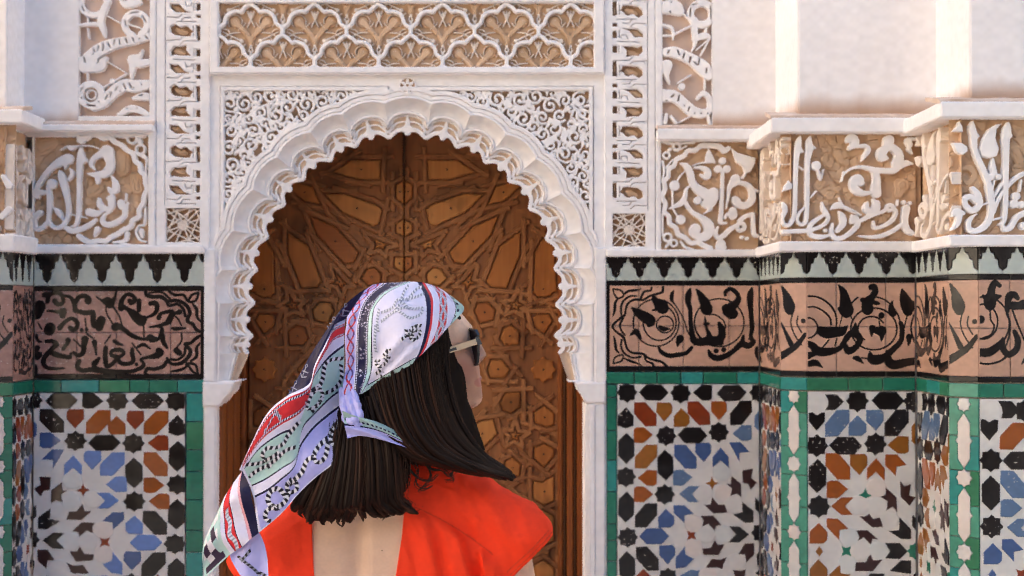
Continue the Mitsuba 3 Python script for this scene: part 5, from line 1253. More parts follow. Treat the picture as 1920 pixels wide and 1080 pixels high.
# ---- hair
def hair_mat(name, c0, c1):
    def col(p, n, uv): return mix(c0, c1, fbm(p.x * 60 + 40 * uv.x, p.y * 60, p.z * 20, octaves=2))
    scene[name] = {'type': 'twosided', 'bsdf': {'type': 'principled', 'base_color': proc(col), 'roughness': .30, 'specular': .22, 'anisotropic': .5}}
hair_mat('hair_dark', [.006, .003, .0025], [.012, .006, .0045])
hair_mat('hair_brown', [.020, .0078, .0050], [.062, .026, .016])
scene['hair_core'] = {'type': 'twosided', 'bsdf': {'type': 'principled', 'base_color': rgb([.008, .004, .003]), 'roughness': .6, 'specular': .1}}
LA = [[(842, 606, -.035), (845, 690, -.045), (862, 765, -.045), (902, 842, -.030), (960, 887, -.015)],
      [(815, 640, -.070), (826, 730, -.075), (850, 805, -.072), (897, 856, -.050), (956, 892, -.028)],
      [(780, 668, -.088), (795, 755, -.095), (828, 824, -.092), (884, 864, -.070), (945, 892, -.040)],
      [(745, 690, -.092), (765, 780, -.104), (803, 838, -.100), (862, 866, -.080), (930, 886, -.050)],
      [(700, 725, -.085), (728, 795, -.100), (772, 842, -.100), (834, 862, -.085), (905, 880, -.060)]]
LB = [[(735, 715, -.080), (752, 800, -.095), (756, 872, -.090), (756, 918, -.080), (784, 950, -.074)],
      [(705, 735, -.085), (728, 830, -.098), (732, 895, -.095), (735, 930, -.085), (756, 950, -.078)],
      [(690, 745, -.085), (700, 850, -.100), (700, 915, -.095), (697, 936, -.086), (708, 954, -.078)],
      [(670, 765, -.085), (668, 860, -.100), (660, 930, -.095), (656, 945, -.088), (648, 966, -.080)],
      [(650, 790, -.080), (632, 875, -.096), (614, 930, -.092), (606, 945, -.084), (602, 964, -.078)],
      [(630, 815, -.075), (598, 890, -.090), (576, 930, -.086), (570, 940, -.080), (566, 950, -.078)]]
core = []
for L, rr_ in ((LA, (26, 26, 22, 9, 5)), (LB, (26, 28, 20, 6, 5))):
    for a, b in zip(L[:-1], L[1:]):
        for i in range(3):
            core.append(m3.Manifold.batch_hull([ball(p[0], p[1], p[2] + .030, r, 10) for p, r in ((a[i], rr_[i]), (b[i], rr_[i]), (a[i + 1], rr_[i + 1] * .8), (b[i + 1], rr_[i + 1] * .8))]))
core.append(hull((760, 650, .0, 104), (770, 700, .0, 96), (700, 760, -.02, 60)))
part(person, 'hair', to_tm(union(core), 6, .012), 'hair_core', smooth=True)
labels[person + '__hair'] = {'label': 'long dark brown hair falling over the back and one shoulder'}
def locks(G, clumps, per, seed, r0=.0009, jit=5.0, curl=1.0, lo=-.2):
    """hair in clumps: each clump has its own path, end and bend; its strands close up towards the tip"""
    rr = np.random.default_rng(seed)
    G = np.array(G, float)                                   # guides x points x 3
    ms = []
    for _ in range(clumps):
        s = rr.uniform(lo, len(G) - 1.0)
        i = int(np.clip(math.floor(s), 0, len(G) - 2)); t = s - i
        C = G[i] * (1 - t) + G[i + 1] * t
        k = np.linspace(0, 1, len(C))
        C = C + np.column_stack([rr.normal(0, jit) * (.3 + .7 * k) + rr.normal(0, 1.2, len(C)), rr.normal(0, jit * .4) * k, rr.normal(0, .004) - .003 + 0 * k])
        tip = rr.normal(0, 1)
        C[-1, :2] += (C[-1, :2] - C[-2, :2]) * np.clip(rr.normal(-.22, .34), -.9, .36) + np.array([6 * tip, -3 * abs(tip)]) * curl
        ph, am = rr.uniform(0, 6.28), rr.uniform(.3, 2.6)
        cut = np.clip(rr.normal(.95, .07), .74, 1.0)
        for _ in range(per):
            o = rr.normal(0, 1, 2)
            P = C + np.column_stack([o[0] * (7.0 - 5.2 * k), o[1] * .8 * k, o[1] * .0030 * (1 - .6 * k)])
            P[-1, :2] += rr.normal(0, 1.8, 2)
            c = catmull(P, 9)
            c = c[:max(8, int(len(c) * min(1, cut + rr.normal(0, .02))))]
            w = np.linspace(0, 1, len(c))
            c[:, 0] += np.sin(w * 8 + ph) * am * w
            ms.append(tube_mesh(W3(c), r0 * rr.uniform(.6, 1.25) * (1 - .80 * w ** 3), 4, False))
    return cat(ms)
def hair_lock_mat(name, c0, c1):
    def col(p, n, uv): return mix(c0, c1, smoothstep(.25, .8, fbm(uv.x * 9, uv.y * 1.2, p.x * 14, octaves=3)))
    def bmp(p, n, uv): return fbm(uv.x * 16, uv.y * .8, p.x * 9, octaves=2)
    scene[name] = {'type': 'twosided', 'bsdf': {'type': 'bumpmap', 'arbitrary': proc(bmp, eps=.0004), 'scale': .0011,
                   'bsdf': {'type': 'principled', 'base_color': proc(col), 'roughness': .40, 'specular': .13}}}
hair_lock_mat('lock_dark', [.006, .0028, .0021], [.019, .0080, .0050])
hair_lock_mat('lock_brown', [.013, .0052, .0034], [.052, .0215, .0128])
def ribbons(G, n, seed, w0, jit, curl, lo, hi, back=0.0):
    """broad soft locks: curved ribbons that narrow to the tip, each with its own length and turned-in end"""
    rr = np.random.default_rng(seed)
    G = np.array(G, float); V, F, U, nv = [], [], [], 0
    for _ in range(n):
        s = rr.uniform(lo, len(G) - 1 + hi)
        i = int(np.clip(math.floor(s), 0, len(G) - 2)); t = s - i
        C = G[i] * (1 - t) + G[i + 1] * t
        k = np.linspace(0, 1, len(C))
        C = C + np.column_stack([rr.normal(0, jit) * (.3 + .7 * k), rr.normal(0, jit * .4) * k, rr.normal(0, .0035) + back + 0 * k])
        e = (C[-1, :2] - C[-2, :2]); e /= np.linalg.norm(e) + 1e-9
        turn = rr.normal(.35, .8) * curl
        C[-1, :2] += e * np.clip(rr.normal(-13, 9), -30, 3)
        tip = np.r_[C[-1, :2] + e * rr.uniform(4, 9) + np.array([-e[1], e[0]]) * -9 * turn, C[-1, 2] + .002]
        c = catmull(np.vstack([C, tip]), 8)
        w = np.linspace(0, 1, len(c))
        c[:, 0] += np.sin(w * rr.uniform(5, 9) + rr.uniform(0, 6.28)) * rr.uniform(.3, 2.0) * w
        tg = np.gradient(c[:, :2], axis=0); tg /= np.linalg.norm(tg, axis=1, keepdims=True) + 1e-9
        nn_ = np.column_stack([-tg[:, 1], tg[:, 0]])
        half = w0 * rr.uniform(.6, 1.3) * (.55 + .45 * np.minimum(1, w * 3)) * np.maximum(.04, 1 - np.clip((w - .45) / .55, 0, 1) ** 1.6)
        m = 7
        a_ = np.linspace(-1, 1, m)
        tw = rr.uniform(-.5, .5)
        P = np.zeros((len(c), m, 3))
        P[..., :2] = c[:, None, :2] + nn_[:, None] * (half[:, None] * a_)[..., None]
        P[..., 2] = c[:, None, 2] - half[:, None] * PK * (1.0 * (1 - a_ ** 2) + tw * a_)
        V.append(W3(P.reshape(-1, 3)))
        ii, jj = np.meshgrid(np.arange(len(c) - 1), np.arange(m - 1), indexing='ij'); q = (ii * m + jj).ravel() + nv
        F.append(np.vstack([np.column_stack([q, q + 1, q + m + 1]), np.column_stack([q, q + m + 1, q + m])])); nv += len(c) * m
        o = rr.uniform(0, 50)
        U.append(np.column_stack([np.tile((a_ + 1) * half.max() / 14 + o, len(c)), np.repeat(w * 3 + o, m)]))
    return trimesh.Trimesh(np.vstack(V), np.vstack(F), process=False), np.vstack(U)
for G_, n_, sd, w_, j_, cu, lo_, hi_, mt in ((LA, 100, 1, 7.5, 4, .25, .2, 0, 'lock_dark'), (LA, 44, 2, 5, 5, .3, .35, 0, 'lock_brown'), (LB, 110, 3, 9, 6, .8, 0, 0, 'lock_dark'), (LB, 80, 4, 6, 8, 1.0, 0, 0, 'lock_brown')):
    m_, u_ = ribbons(G_, n_, sd, w_, j_, cu, lo_, hi_)
    part(person + '__hair', 'lock', m_, mt, smooth=True, uv=u_)
for k_ in [q for q in scene if q.startswith(person + '__hair__lock')]: labels[k_] = {'kind': 'stuff'}
part(person + '__hair', 'strand_mass', cat([locks(LA, 34, 8, 11, r0=.0004, jit=6, curl=.35, lo=.35), locks(LB, 44, 9, 12, r0=.00045, jit=9, curl=1.5)]), 'hair_dark', smooth=True)
part(person + '__hair', 'strand_mass', cat([locks(LA, 16, 5, 3, jit=7, r0=.0004, curl=.4, lo=.3), locks(LB, 26, 6, 4, jit=10, r0=.00045, curl=2.0)]), 'hair_brown', smooth=True)
for k_ in (person + '__hair__strand_mass', person + '__hair__strand_mass_001'): labels[k_] = {'kind': 'stuff'}
CURL = [[(770, 838, -.09), (800, 856, -.086), (815, 880, -.07), (806, 900, -.068), (792, 914, -.066)], [(800, 850, -.09), (812, 870, -.075), (830, 872, -.072), (846, 884, -.068), (850, 868, -.066), (842, 858, -.070)],
        [(765, 848, -.09), (775, 872, -.072), (792, 888, -.070), (812, 892, -.068), (826, 880, -.07)], [(780, 850, -.09), (790, 874, -.072), (786, 898, -.070), (800, 908, -.068), (816, 902, -.068)],
        [(742, 850, -.09), (768, 880, -.076), (768, 905, -.072), (752, 915, -.070)], [(822, 862, -.08), (842, 876, -.068), (852, 892, -.066), (838, 894, -.066)],
        [(795, 845, -.09), (828, 866, -.072), (856, 872, -.068), (848, 884, -.066)]]
cm = []
rr_ = np.random.default_rng(8)
for C in CURL:
    for _ in range(4):
        c = catmull(np.array(C) + np.array([rr_.normal(0, 2.0), rr_.normal(0, 2.0), -.004]), 8)
        cm.append(tube_mesh(W3(c), np.linspace(.0010, .0004, len(c)), 5, False))
part(person + '__hair', 'loose_curl', cat(cm), 'hair_dark', smooth=True)
labels[person + '__hair__loose_curl'] = {'kind': 'stuff'}

# ---- sunglasses
scene['black_plastic'] = {'type': 'twosided', 'bsdf': {'type': 'principled', 'base_color': rgb([.012, .010, .012]), 'roughness': .12, 'specular': .6, 'clearcoat': .6}}
scene['tan_plastic'] = {'type': 'twosided', 'bsdf': {'type': 'principled', 'base_color': rgb([.55, .40, .25]), 'roughness': .25, 'specular': .5}}
scene['lens_glass'] = {'type': 'twosided', 'bsdf': {'type': 'principled', 'base_color': rgb([.010, .006, .010]), 'roughness': .06, 'specular': .5, 'clearcoat': .3}}
gl = person + '__sunglasses'
hinge = W3(np.array([896, 637, -.022]))
la = np.array([-.40, .92, 0]); la /= np.linalg.norm(la)
dn = np.array([.06, 0, -1.0]); dn /= np.linalg.norm(dn)
nn = np.cross(la, dn)
out_l = Polygon([(-.002, -.008), (.006, -.016), (.030, -.018), (.052, -.012), (.054, .010), (.046, .036), (.028, .044), (.010, .042), (.001, .022)]).buffer(.004).buffer(-.002)
def on_plane(m, o): return trimesh.Trimesh(o + m.vertices[:, :1] * la + m.vertices[:, 1:2] * dn + m.vertices[:, 2:3] * nn, m.faces, process=False)
for k_, o in enumerate((hinge, hinge + la * .066)):
    oo = out_l if k_ == 0 else affinity.scale(out_l, -1, 1, origin=(.026, 0))
    part(gl, 'rim', on_plane(relief(oo.difference(oo.buffer(-.0042)), .005, .001, -.0025), o), 'black_plastic')
    part(gl, 'lens', on_plane(relief(oo.buffer(-.0040), .0016, .0004, -.0008), o), 'lens_glass')
part(gl, 'bridge', tube_mesh([hinge + la * .052 - dn * .006, hinge + la * .060 - dn * .010, hinge + la * .068 - dn * .006], .0022), 'black_plastic')
def bar(pts, half_h, half_t):
    P = W3(np.array(pts, float)); ms = []
    t = P[-1] - P[0]; t /= np.linalg.norm(t); u = np.cross(t, [0, 1, 0]); u /= np.linalg.norm(u); w = np.cross(t, u)
    V = []
    for p in P:
        for a, b in ((-1, -1), (1, -1), (1, 1), (-1, 1)): V.append(p + u * a * half_h + w * b * half_t)
    return trimesh.convex.convex_hull(np.array(V))
part(gl, 'temple', bar([(843, 656, -.052), (893.5, 640, -.030)], .0050, .0018), 'tan_plastic')
part(gl, 'temple_inlay', bar([(841, 657.5, -.0545), (857, 652.2, -.0475)], .0022, .0014), 'black_plastic')
part(gl, 'hinge_cap', bar([(892.5, 641, -.029), (899, 638, -.022)], .0075, .003), 'black_plastic')
labels[gl + '__temple'] = {'label': 'tan temple arm'}

# ---- headscarf: woven bands follow the cloth, one band per unit of u
K = 4.3206
Z = lambda s: [(620 + a / K, 510 + b / K) for a, b in (map(float, q.split(',')) for q in s.split())]
CAP = [Z("345,100 205,205 142,330 128,450 130,640 140,830 138,950 112,1075"), Z("425,88 320,185 268,290 245,420 240,600 236,800 235,940 225,1010"), Z("640,76 450,170 372,270 345,350 340,500 336,750 322,850 285,965"),
       Z("655,78 480,170 392,270 376,330 372,450 374,700 352,850 292,965"), Z("700,80 762,170 792,270 796,400 778,520 742,640 715,690 690,730"), Z("740,84 812,200 828,300 822,430 792,560 765,630 745,668 738,678"),
       Z("762,88 832,200 844,300 838,430 803,580 780,630 765,655 757,664"), Z("822,105 872,180 892,260 892,380 872,480 845,545 825,585 815,602"), Z("884,130 932,190 952,280 952,380 932,470 905,515 890,535 880,548"),
       Z("955,180 1000,240 1018,300 1008,355 990,400 982,420 975,430 968,438"), Z("1012,222 1062,262 1078,292 1070,320 1045,355 1020,385 1000,405 985,425")]
def resample(P, n):
    c = catmull(np.array([(x, y, 0) for x, y in P]), 12)[:, :2]
    d = np.r_[0, np.cumsum(np.linalg.norm(np.diff(c, axis=0), axis=1))]
    t = np.linspace(0, d[-1], n)
    return np.column_stack([np.interp(t, d, c[:, 0]), np.interp(t, d, c[:, 1])])
def bands(guides, n, sub, arclen=True):
    """grid (rows over u, columns along v) of the drawing, bands kept on whole u"""
    G = np.array([resample(g, n) if arclen else catmull(np.array([(x, y, 0) for x, y in g]), max(2, n // (len(g) - 1)))[:, :2] for g in guides])
    rows, us = [], []
    for i in range(len(G) - 1):
        for k_ in range(sub + (i == len(G) - 2)):
            t = k_ / sub
            rows.append(G[i] * (1 - t) + G[i + 1] * t); us.append(i + t)
    R_ = np.array(rows)
    U_ = np.repeat(np.array(us)[:, None], R_.shape[1], 1); V_ = np.repeat(np.linspace(0, 1, R_.shape[1])[None], len(us), 0)
    return R_, U_, V_
def grid_mesh(P):
    a, b = P.shape[:2]
    i, j = np.meshgrid(np.arange(a - 1), np.arange(b - 1), indexing='ij'); q = (i * b + j).ravel()
    return trimesh.Trimesh(P.reshape(-1, 3), np.vstack([np.column_stack([q, q + 1, q + b + 1]), np.column_stack([q, q + b + 1, q + b])]), process=False)
def cap_depth(R_):
    x, y = R_[..., 0], R_[..., 1]
    dx = np.where(x < 757, (x - 757) / 113, (x - 757) / 124)
    q = dx ** 2 + ((y - 646) / np.where(y < 646, 119, 150)) ** 2
    d = -.118 * np.sqrt(np.clip(1 - q, .012, 1)) + .012
    low = np.clip((y - 668) / 55, 0, 1) * np.clip((722 - x) / 30, 0, 1); low = low * low * (3 - 2 * low)
    d = d * (1 - low) + np.minimum(d, -.088 - .012 * np.clip((x - 640) / 40, 0, 1)) * low
    # creases running from the knot up towards the brow
    def crease(x0, y0, x1, y1, w, h):
        t = np.clip(((x - x0) * (x1 - x0) + (y - y0) * (y1 - y0)) / ((x1 - x0) ** 2 + (y1 - y0) ** 2), 0, 1)
        r = np.hypot(x - x0 - t * (x1 - x0), y - y0 - t * (y1 - y0))
        return h * np.exp(-(r / w) ** 2) * np.sin(math.pi * np.clip(t * .85 + .12, 0, 1))
    d -= crease(700, 705, 790, 600, 6, .0085) - crease(712, 707, 798, 618, 5, .0065) + crease(724, 708, 795, 636, 5, .0065) - crease(705, 690, 745, 610, 6, .0055)
    d -= crease(700, 690, 712, 575, 5, .0045) - crease(722, 640, 742, 560, 9, .0025) + crease(655, 740, 690, 590, 7, .004)
    d += (meshkit.fbm(np.stack([x / 26, y / 34, x * 0], -1), 3, 5) - .5) * .007
    return d
RC, UC, VC = bands(CAP, 49, 7)
dC = cap_depth(RC)
capP = W3(np.dstack([RC, dC]))
hs = person + '__headscarf'
INK = dict(white=[.70, .675, .84], navy=[.007, .006, .042], red=[.62, .030, .040], lav=[.44, .43, .80], mint=[.47, .66, .63], pink=[.72, .36, .42])
def line(u, c, w): return dr.abs(u - c) < w
def cap_print(p, n, uv):
    u, v = uv.x * 10, uv.y
    c = mi.Color3f(INK['lav'])
    ph = v * 46
    for s in (1, -1):
        d = dr.abs(u - .5 - s * .26 * dr.sin(v * 30))
        k_ = cell_rand(dr.floor(ph * 2.2), 3 + s)
        c = dr.select((d < .075) & (u < 1), dr.select(k_ > .55, mi.Color3f([.10, .06, .22]), mi.Color3f(INK['red'])), c)
    c = dr.select(u > .93, mi.Color3f(INK['white']), c)
    nav = mi.Color3f(INK['navy'])
    sq = noise(p.x * 420, p.y * 420, p.z * 420)
    nav = dr.select((sq > .68) & (dr.abs(u - 1.5) < .28) & (noise(p.x * 60, p.y * 60, p.z * 60) > .45), mi.Color3f(INK['white']) * .85, nav)
    nav = dr.select((line(u, 1.12, .045) | line(u, 1.86, .045)) & (dr.abs(v * 52 - dr.floor(v * 52) - .5) < .3), mi.Color3f(INK['white']), nav)
    c = dr.select(u > 1.02, nav, c)
    c = dr.select(u > 1.97, mi.Color3f(INK['mint']), c)
    c = dr.select(u > 2.75, mi.Color3f(INK['navy']), c)
    c = dr.select(u > 3.0, mi.Color3f(INK['white']), c)
    low = v - (.925 - .02 * (u - 3))
    c = dr.select((u > 3.02) & (u < 4.0) & (low > 0), mi.Color3f(INK['navy']), c)
    c = dr.select((u > 3.02) & (u < 4.0) & (low > .014), mi.Color3f(INK['mint']), c)
    c = dr.select(u > 4.0, mi.Color3f(INK['navy']), c)
    c = dr.select(u > 5.0, mi.Color3f(INK['red']), c)
    c = dr.select(u > 6.0, mi.Color3f(INK['white']), c)
    br = dr.abs(u - 7.5 - .32 * dr.sin(v * 13 + 1.0))
    bs = dr.abs(u - 7.5 + .32 * dr.sin(v * 13 + 1.0))
    inn = dr.select(dr.minimum(br, bs) < .17, dr.select(dr.abs(v * 44 - dr.floor(v * 44) - .5) < .28, mi.Color3f([.62, .62, .70]), mi.Color3f([.22, .22, .32])), mi.Color3f(INK['red']))
    c = dr.select((u > 7.0) & (u < 8.0), inn, c)
    c = dr.select((u > 9.0), mi.Color3f(INK['mint']), c)
    c = dr.select(line(u, 9.0, .05), mi.Color3f(INK['navy']), c)
    blk = dr.abs(v * 5 - dr.floor(v * 5) - .5) < .2
    c = dr.select((u > 9.15) & (u < 9.45) & blk, mi.Color3f(INK['navy']), c)
    return c * (.96 + .08 * fbm(p.x * 240, p.y * 240, p.z * 240, octaves=2))
def tail_print(p, n, uv):
    u, v = uv.x * 10, uv.y
    c = mi.Color3f(INK['navy'])
    c = dr.select(u > 1, mi.Color3f(INK['white']), c)
    c = dr.select(u > 2, mi.Color3f(INK['red']), c)
    ch = dr.abs(u - 2.5 - .2 * dr.sin(v * 55))
    sp_ = dr.abs(v * 62 - dr.floor(v * 62) - .5) < .26
    tw = dr.select(sp_, mi.Color3f(INK['white']), mi.Color3f(INK['navy']))
    knotz = noise(v * 9, 2.0, 1.0) > .52
    c = dr.select((u > 2) & (u < 3) & ((line(u, 2.13, .055) | line(u, 2.87, .055)) | ((ch < .1) & knotz)), tw, c)
    c = dr.select(u > 3, mi.Color3f(INK['white']), c)
    c = dr.select(u > 3.80, mi.Color3f(INK['navy']), c)
    c = dr.select(u > 4.0, mi.Color3f(INK['mint']), c)
    c = dr.select(u > 5.0, mi.Color3f(INK['navy']), c)
    c = dr.select(u > 5.12, mi.Color3f(INK['white']), c)
    c = dr.select(u > 5.88, mi.Color3f(INK['navy']), c)
    c = dr.select(u > 6.02, mi.Color3f(INK['lav']), c)
    c = dr.select(u > 6.965, mi.Color3f(INK['white']), c)
    c = dr.select((v > .985), mi.Color3f(INK['white']), c)
    return c * (.96 + .08 * fbm(p.x * 240, p.y * 240, p.z * 240, octaves=2))
def end_print(p, n, uv):
    u, v = uv.x * 10, uv.y
    c = mi.Color3f(INK['navy'])
    c = dr.select(u > 1, mi.Color3f(INK['pink']), c)
    c = dr.select(u > 1.55, mi.Color3f(INK['white']), c)
    c = dr.select(u > 3, mi.Color3f(INK['red']), c)
    rp = dr.abs(u - 3.5 - .12 * dr.sin(v * 20))
    st_ = dr.abs(v * 16 - dr.floor(v * 16) - .5) < .27
    c = dr.select((u > 3) & (u < 4) & (rp < .22) & (v > .3), dr.select(st_, mi.Color3f([.66, .68, .78]), mi.Color3f([.34, .36, .48])), c)
    c = dr.select(line(u, 3.02, .04) | line(u, 3.98, .04), mi.Color3f(INK['navy']), c)
    c = dr.select(u > 4.0, mi.Color3f(INK['white']), c)
    c = dr.select(u > 4.8, mi.Color3f(INK['mint']), c)
    a, b = u * 4.3 + v * 3, v * 7
    chk = (cell_rand(dr.floor(a), dr.floor(b), 5) > .5) & (u > 5.12) & (u < 5.9) & (dr.abs(v - .55) < .42)
    c = dr.select(chk, mi.Color3f([.05, .03, .06]), c)
    wht = (cell_rand(dr.floor(a), dr.floor(b), 5) < .32) & (u > 5.12) & (u < 5.9) & (dr.abs(v - .55) < .42)
    return dr.select(wht, mi.Color3f([.78, .72, .76]), c) * (.96 + .08 * fbm(p.x * 240, p.y * 240, p.z * 240, octaves=2))
def lav_print(p, n, uv):
    c = mi.Color3f(INK['lav'])
    c = dr.select(uv.x > .55, mi.Color3f([.30, .44, .43]), c)
    d = dr.abs(uv.x - .55)
    c = dr.select(d < .03, mi.Color3f(INK['navy']), c)
    dash = dr.abs(uv.y * 16 - dr.floor(uv.y * 16) - .5) < .28
    return dr.select(dash & (dr.abs(uv.x - .74) < .05), mi.Color3f(INK['navy']), c)
def silk(name, fn):
    def bmp(p, n, uv): return fbm(p.x * 55, p.y * 55, p.z * 55, octaves=3) + .05 * dr.sin(p.x * 1700) * dr.sin(p.z * 1700)
    scene[name] = {'type': 'twosided', 'bsdf': {'type': 'bumpmap', 'arbitrary': proc(bmp, eps=.0008), 'scale': .0009,
                   'bsdf': {'type': 'principled', 'base_color': proc(fn), 'roughness': .42, 'specular': .25, 'sheen': .08}}}
silk('silk_cap', cap_print); silk('silk_tail', tail_print); silk('silk_end', end_print); silk('silk_strap', lav_print)
scene['silk_plain'] = {'type': 'twosided', 'bsdf': {'type': 'principled', 'base_color': rgb(INK['lav']), 'roughness': .45, 'sheen': .4}}
scene['ink_dark'] = {'type': 'twosided', 'bsdf': {'type': 'principled', 'base_color': rgb([.012, .011, .022]), 'roughness': .5, 'specular': .2}}
scene['ink_grey'] = {'type': 'twosided', 'bsdf': {'type': 'principled', 'base_color': rgb([.26, .27, .36]), 'roughness': .5, 'specular': .2}}
scene['ink_white'] = {'type': 'twosided', 'bsdf': {'type': 'principled', 'base_color': rgb([.74, .72, .78]), 'roughness': .5, 'specular': .2}}
uvC = np.column_stack([UC.ravel() / 10, VC.ravel()])
part(hs, 'cap', grid_mesh(capP), 'silk_cap', smooth=True, uv=uvC)
labels[hs + '__cap'] = {'label': 'white part tied over the head with navy, red and rope stripes'}
# far side of the cap, out of view
dF = .012 + .105 * np.sqrt(np.clip(1 - ((RC[..., 0] - 757) / 118) ** 2 - ((RC[..., 1] - 646) / np.where(RC[..., 1] < 646, 119, 150)) ** 2, .012, 1))
part(hs, 'cap_far_side', grid_mesh(W3(np.dstack([RC, dF]))), 'silk_cap', smooth=True, uv=uvC)

Z7 = lambda s: [(390 + a / 2.7, 500 + b / 2.7) for a, b in (map(float, q.split(',')) for q in s.split())]
TAIL = [[(690, 540), (664, 560), (638, 590), (597, 655), (556, 728), (529, 769), (503, 811), (472, 868)],
        Z7("705,266 648,303 616,398 577,494 550,582 441,641 340,740 222,989"), Z7("705,286 654,318 624,406 585,502 554,598 450,650 345,752 226,991"), Z7("705,345 656,370 625,432 588,515 530,700 418,778 325,855 231,994"),
        Z7("705,400 640,455 585,530 540,640 500,785 418,824 318,895 240,1000"), Z7("705,600 640,650 570,725 520,790 492,930 425,982 345,1035 268,1072"), Z7("705,690 640,735 560,805 505,890 480,985 415,1046 362,1090 286,1130"),
        [(662, 768), (667, 800), (660, 832), (636, 860), (608, 882), (578, 910), (545, 948), (505, 982)]]
RT, UT, VT = bands(TAIL, 43, 8, arclen=False)
un = UT / 7
def tail_depth(R_, un, v):
    x, y = R_[..., 0], R_[..., 1]
    s = np.clip(v * 2.2, 0, 1); s = s * s * (3 - 2 * s)
    d = (-.030 - .045 * un) * (1 - s) + (-.128 + .010 * un) * s + .060 * (1 - np.clip(un * 3.2, 0, 1)) ** 2 * s
    xf = np.interp(y, [600, 700, 793, 855, 1000], [612, 596, 578, 571, 540])
    d += .010 * np.tanh((x - xf) / 7) * np.exp(-((y - 770) / 110) ** 2)
    r = .0045 * np.sin((x * .78 + y * .62) / 15 + 2.5 * meshkit.noise(np.stack([x / 60, y / 60, x * 0], -1), 2)) + .0035 * np.sin((x * .8 + y * .6) / 31 + 1)
    return d + r * s + (meshkit.fbm(np.stack([x / 30, y / 30, x * 0], -1), 3, 8) - .5) * .008
dT = tail_depth(RT, un, VT)
part(hs, 'tail', grid_mesh(W3(np.dstack([RT, dT]))), 'silk_tail', smooth=True, uv=np.column_stack([UT.ravel() / 10, VT.ravel()]))
labels[hs + '__tail'] = {'label': 'long tail with navy, red, mint and lilac stripes hanging down the back'}
END = [[(472, 866), (484, 880), (495, 925), (505, 982)], [(466, 876), (473, 910), (481, 950), (493, 991)], [(460, 884), (466, 918), (474, 958), (484, 999)], [(450, 898), (454, 932), (461, 972), (474, 1008)],
       [(440, 914), (441, 950), (446, 990), (460, 1017)], [(434, 923), (433, 960), (437, 998), (450, 1024)], [(411, 972), (406, 1000), (402, 1030), (404, 1066)]]
RE, UE, VE = bands(END, 21, 7)
dE = -.128 + .012 * VE + .0 * UE + .055 * (1 - np.clip(VE * 3.5, 0, 1)) ** 2 + .005 * np.sin(VE * 9 + UE * 1.1) + .012 * UE / 6
part(hs, 'tail_end', grid_mesh(W3(np.dstack([RE, dE]))), 'silk_end', smooth=True, uv=np.column_stack([UE.ravel() / 10, VE.ravel()]))
labels[hs + '__tail_end'] = {'label': 'white, red and mint corner of the tail'}
UND = [[(448, 1020), (452, 1035), (462, 1052), (474, 1067)], [(470, 1000), (478, 1020), (488, 1045), (497, 1066)], [(500, 978), (510, 1000), (517, 1030), (520, 1064)]]
RU, UU, VU = bands(UND, 15, 7)
dU = -.098 + .004 * np.sin(UU * 3 + VU * 4)
part(hs, 'under_flap', grid_mesh(W3(np.dstack([RU, dU]))), 'silk_plain', smooth=True)
# knot and the short end under the hair
STR = [[(655, 762), (680, 772), (715, 782), (748, 798), (778, 818)], [(660, 790), (682, 792), (712, 798), (745, 810), (778, 826)], [(664, 812), (686, 808), (712, 812), (742, 820), (772, 830)]][::-1]
RS, US, VS = bands(STR, 25, 8)
dS = -.122 + .004 * np.sin(US * 5 + VS * 6) + .012 * VS
part(hs, 'short_end', grid_mesh(W3(np.dstack([RS, dS]))), 'silk_strap', smooth=True, uv=np.column_stack([US.ravel() / 2, VS.ravel()]))
fold_ = lambda P, r: union([hull((*p, r0_), (*q_, r1_)) for p, q_, r0_, r1_ in zip(P[:-1], P[1:], r[:-1], r[1:])])
kn = to_tm(union([fold_([(651, 728, -.080), (656, 755, -.100), (664, 780, -.112), (674, 800, -.114)], [6, 8, 8, 5]), fold_([(662, 726, -.090), (669, 752, -.106), (677, 778, -.116), (684, 798, -.114)], [6, 8, 8, 5]),
                  fold_([(673, 728, -.096), (680, 748, -.108), (686, 770, -.114), (690, 788, -.112)], [5, 7, 7, 4]), fold_([(656, 776, -.100), (670, 783, -.120), (686, 776, -.118)], [6, 7, 5])]), 3, .003)
kv = kn.vertices.copy(); kv += kn.vertex_normals * ((meshkit.fbm(kv * 120, 3, 2) - .5) * .006)[:, None]; kn.vertices = kv
part(hs, 'knot', kn, 'silk_plain', smooth=True)

# printed ropes: thin inked patches that lie on the cloth
from scipy.interpolate import LinearNDInterpolator
iT = LinearNDInterpolator(np.vstack([RT.reshape(-1, 2), RE.reshape(-1, 2)]), np.r_[dT.ravel(), dE.ravel()])
iC = LinearNDInterpolator(RC.reshape(-1, 2), dC.ravel())
iU = LinearNDInterpolator(RU.reshape(-1, 2), dU.ravel())
def rope(paths, itp, w, step, mats, lift=.0014):
    out = [[], []]
    for P in paths:
        c = resample(P, max(3, int(sum(np.hypot(*(np.array(b) - np.array(a))) for a, b in zip(P[:-1], P[1:])) / step)))
        t = np.gradient(c, axis=0); t /= np.linalg.norm(t, axis=1, keepdims=True) + 1e-9
        n = np.column_stack([-t[:, 1], t[:, 0]])
        for i in range(len(c) - 1):
            sh = t[i] * step * .35
            q = np.array([c[i] - n[i] * w / 2 + sh, c[i], c[i] + n[i] * w / 2 - sh, c[i + 1] + n[i + 1] * w / 2 - sh, c[i + 1], c[i + 1] - n[i + 1] * w / 2 + sh])
            d = itp(q)
            if np.isnan(d).any(): continue
            out[i % 2].append(trimesh.Trimesh(W3(np.column_stack([q, d - lift])), [[0, 1, 4], [0, 4, 5], [1, 2, 3], [1, 3, 4]], process=False))
    for m, o in zip(mats, out):
        if o:
            k_ = part(hs, 'rope_print', cat(o), m); labels[k_] = {'kind': 'stuff'}
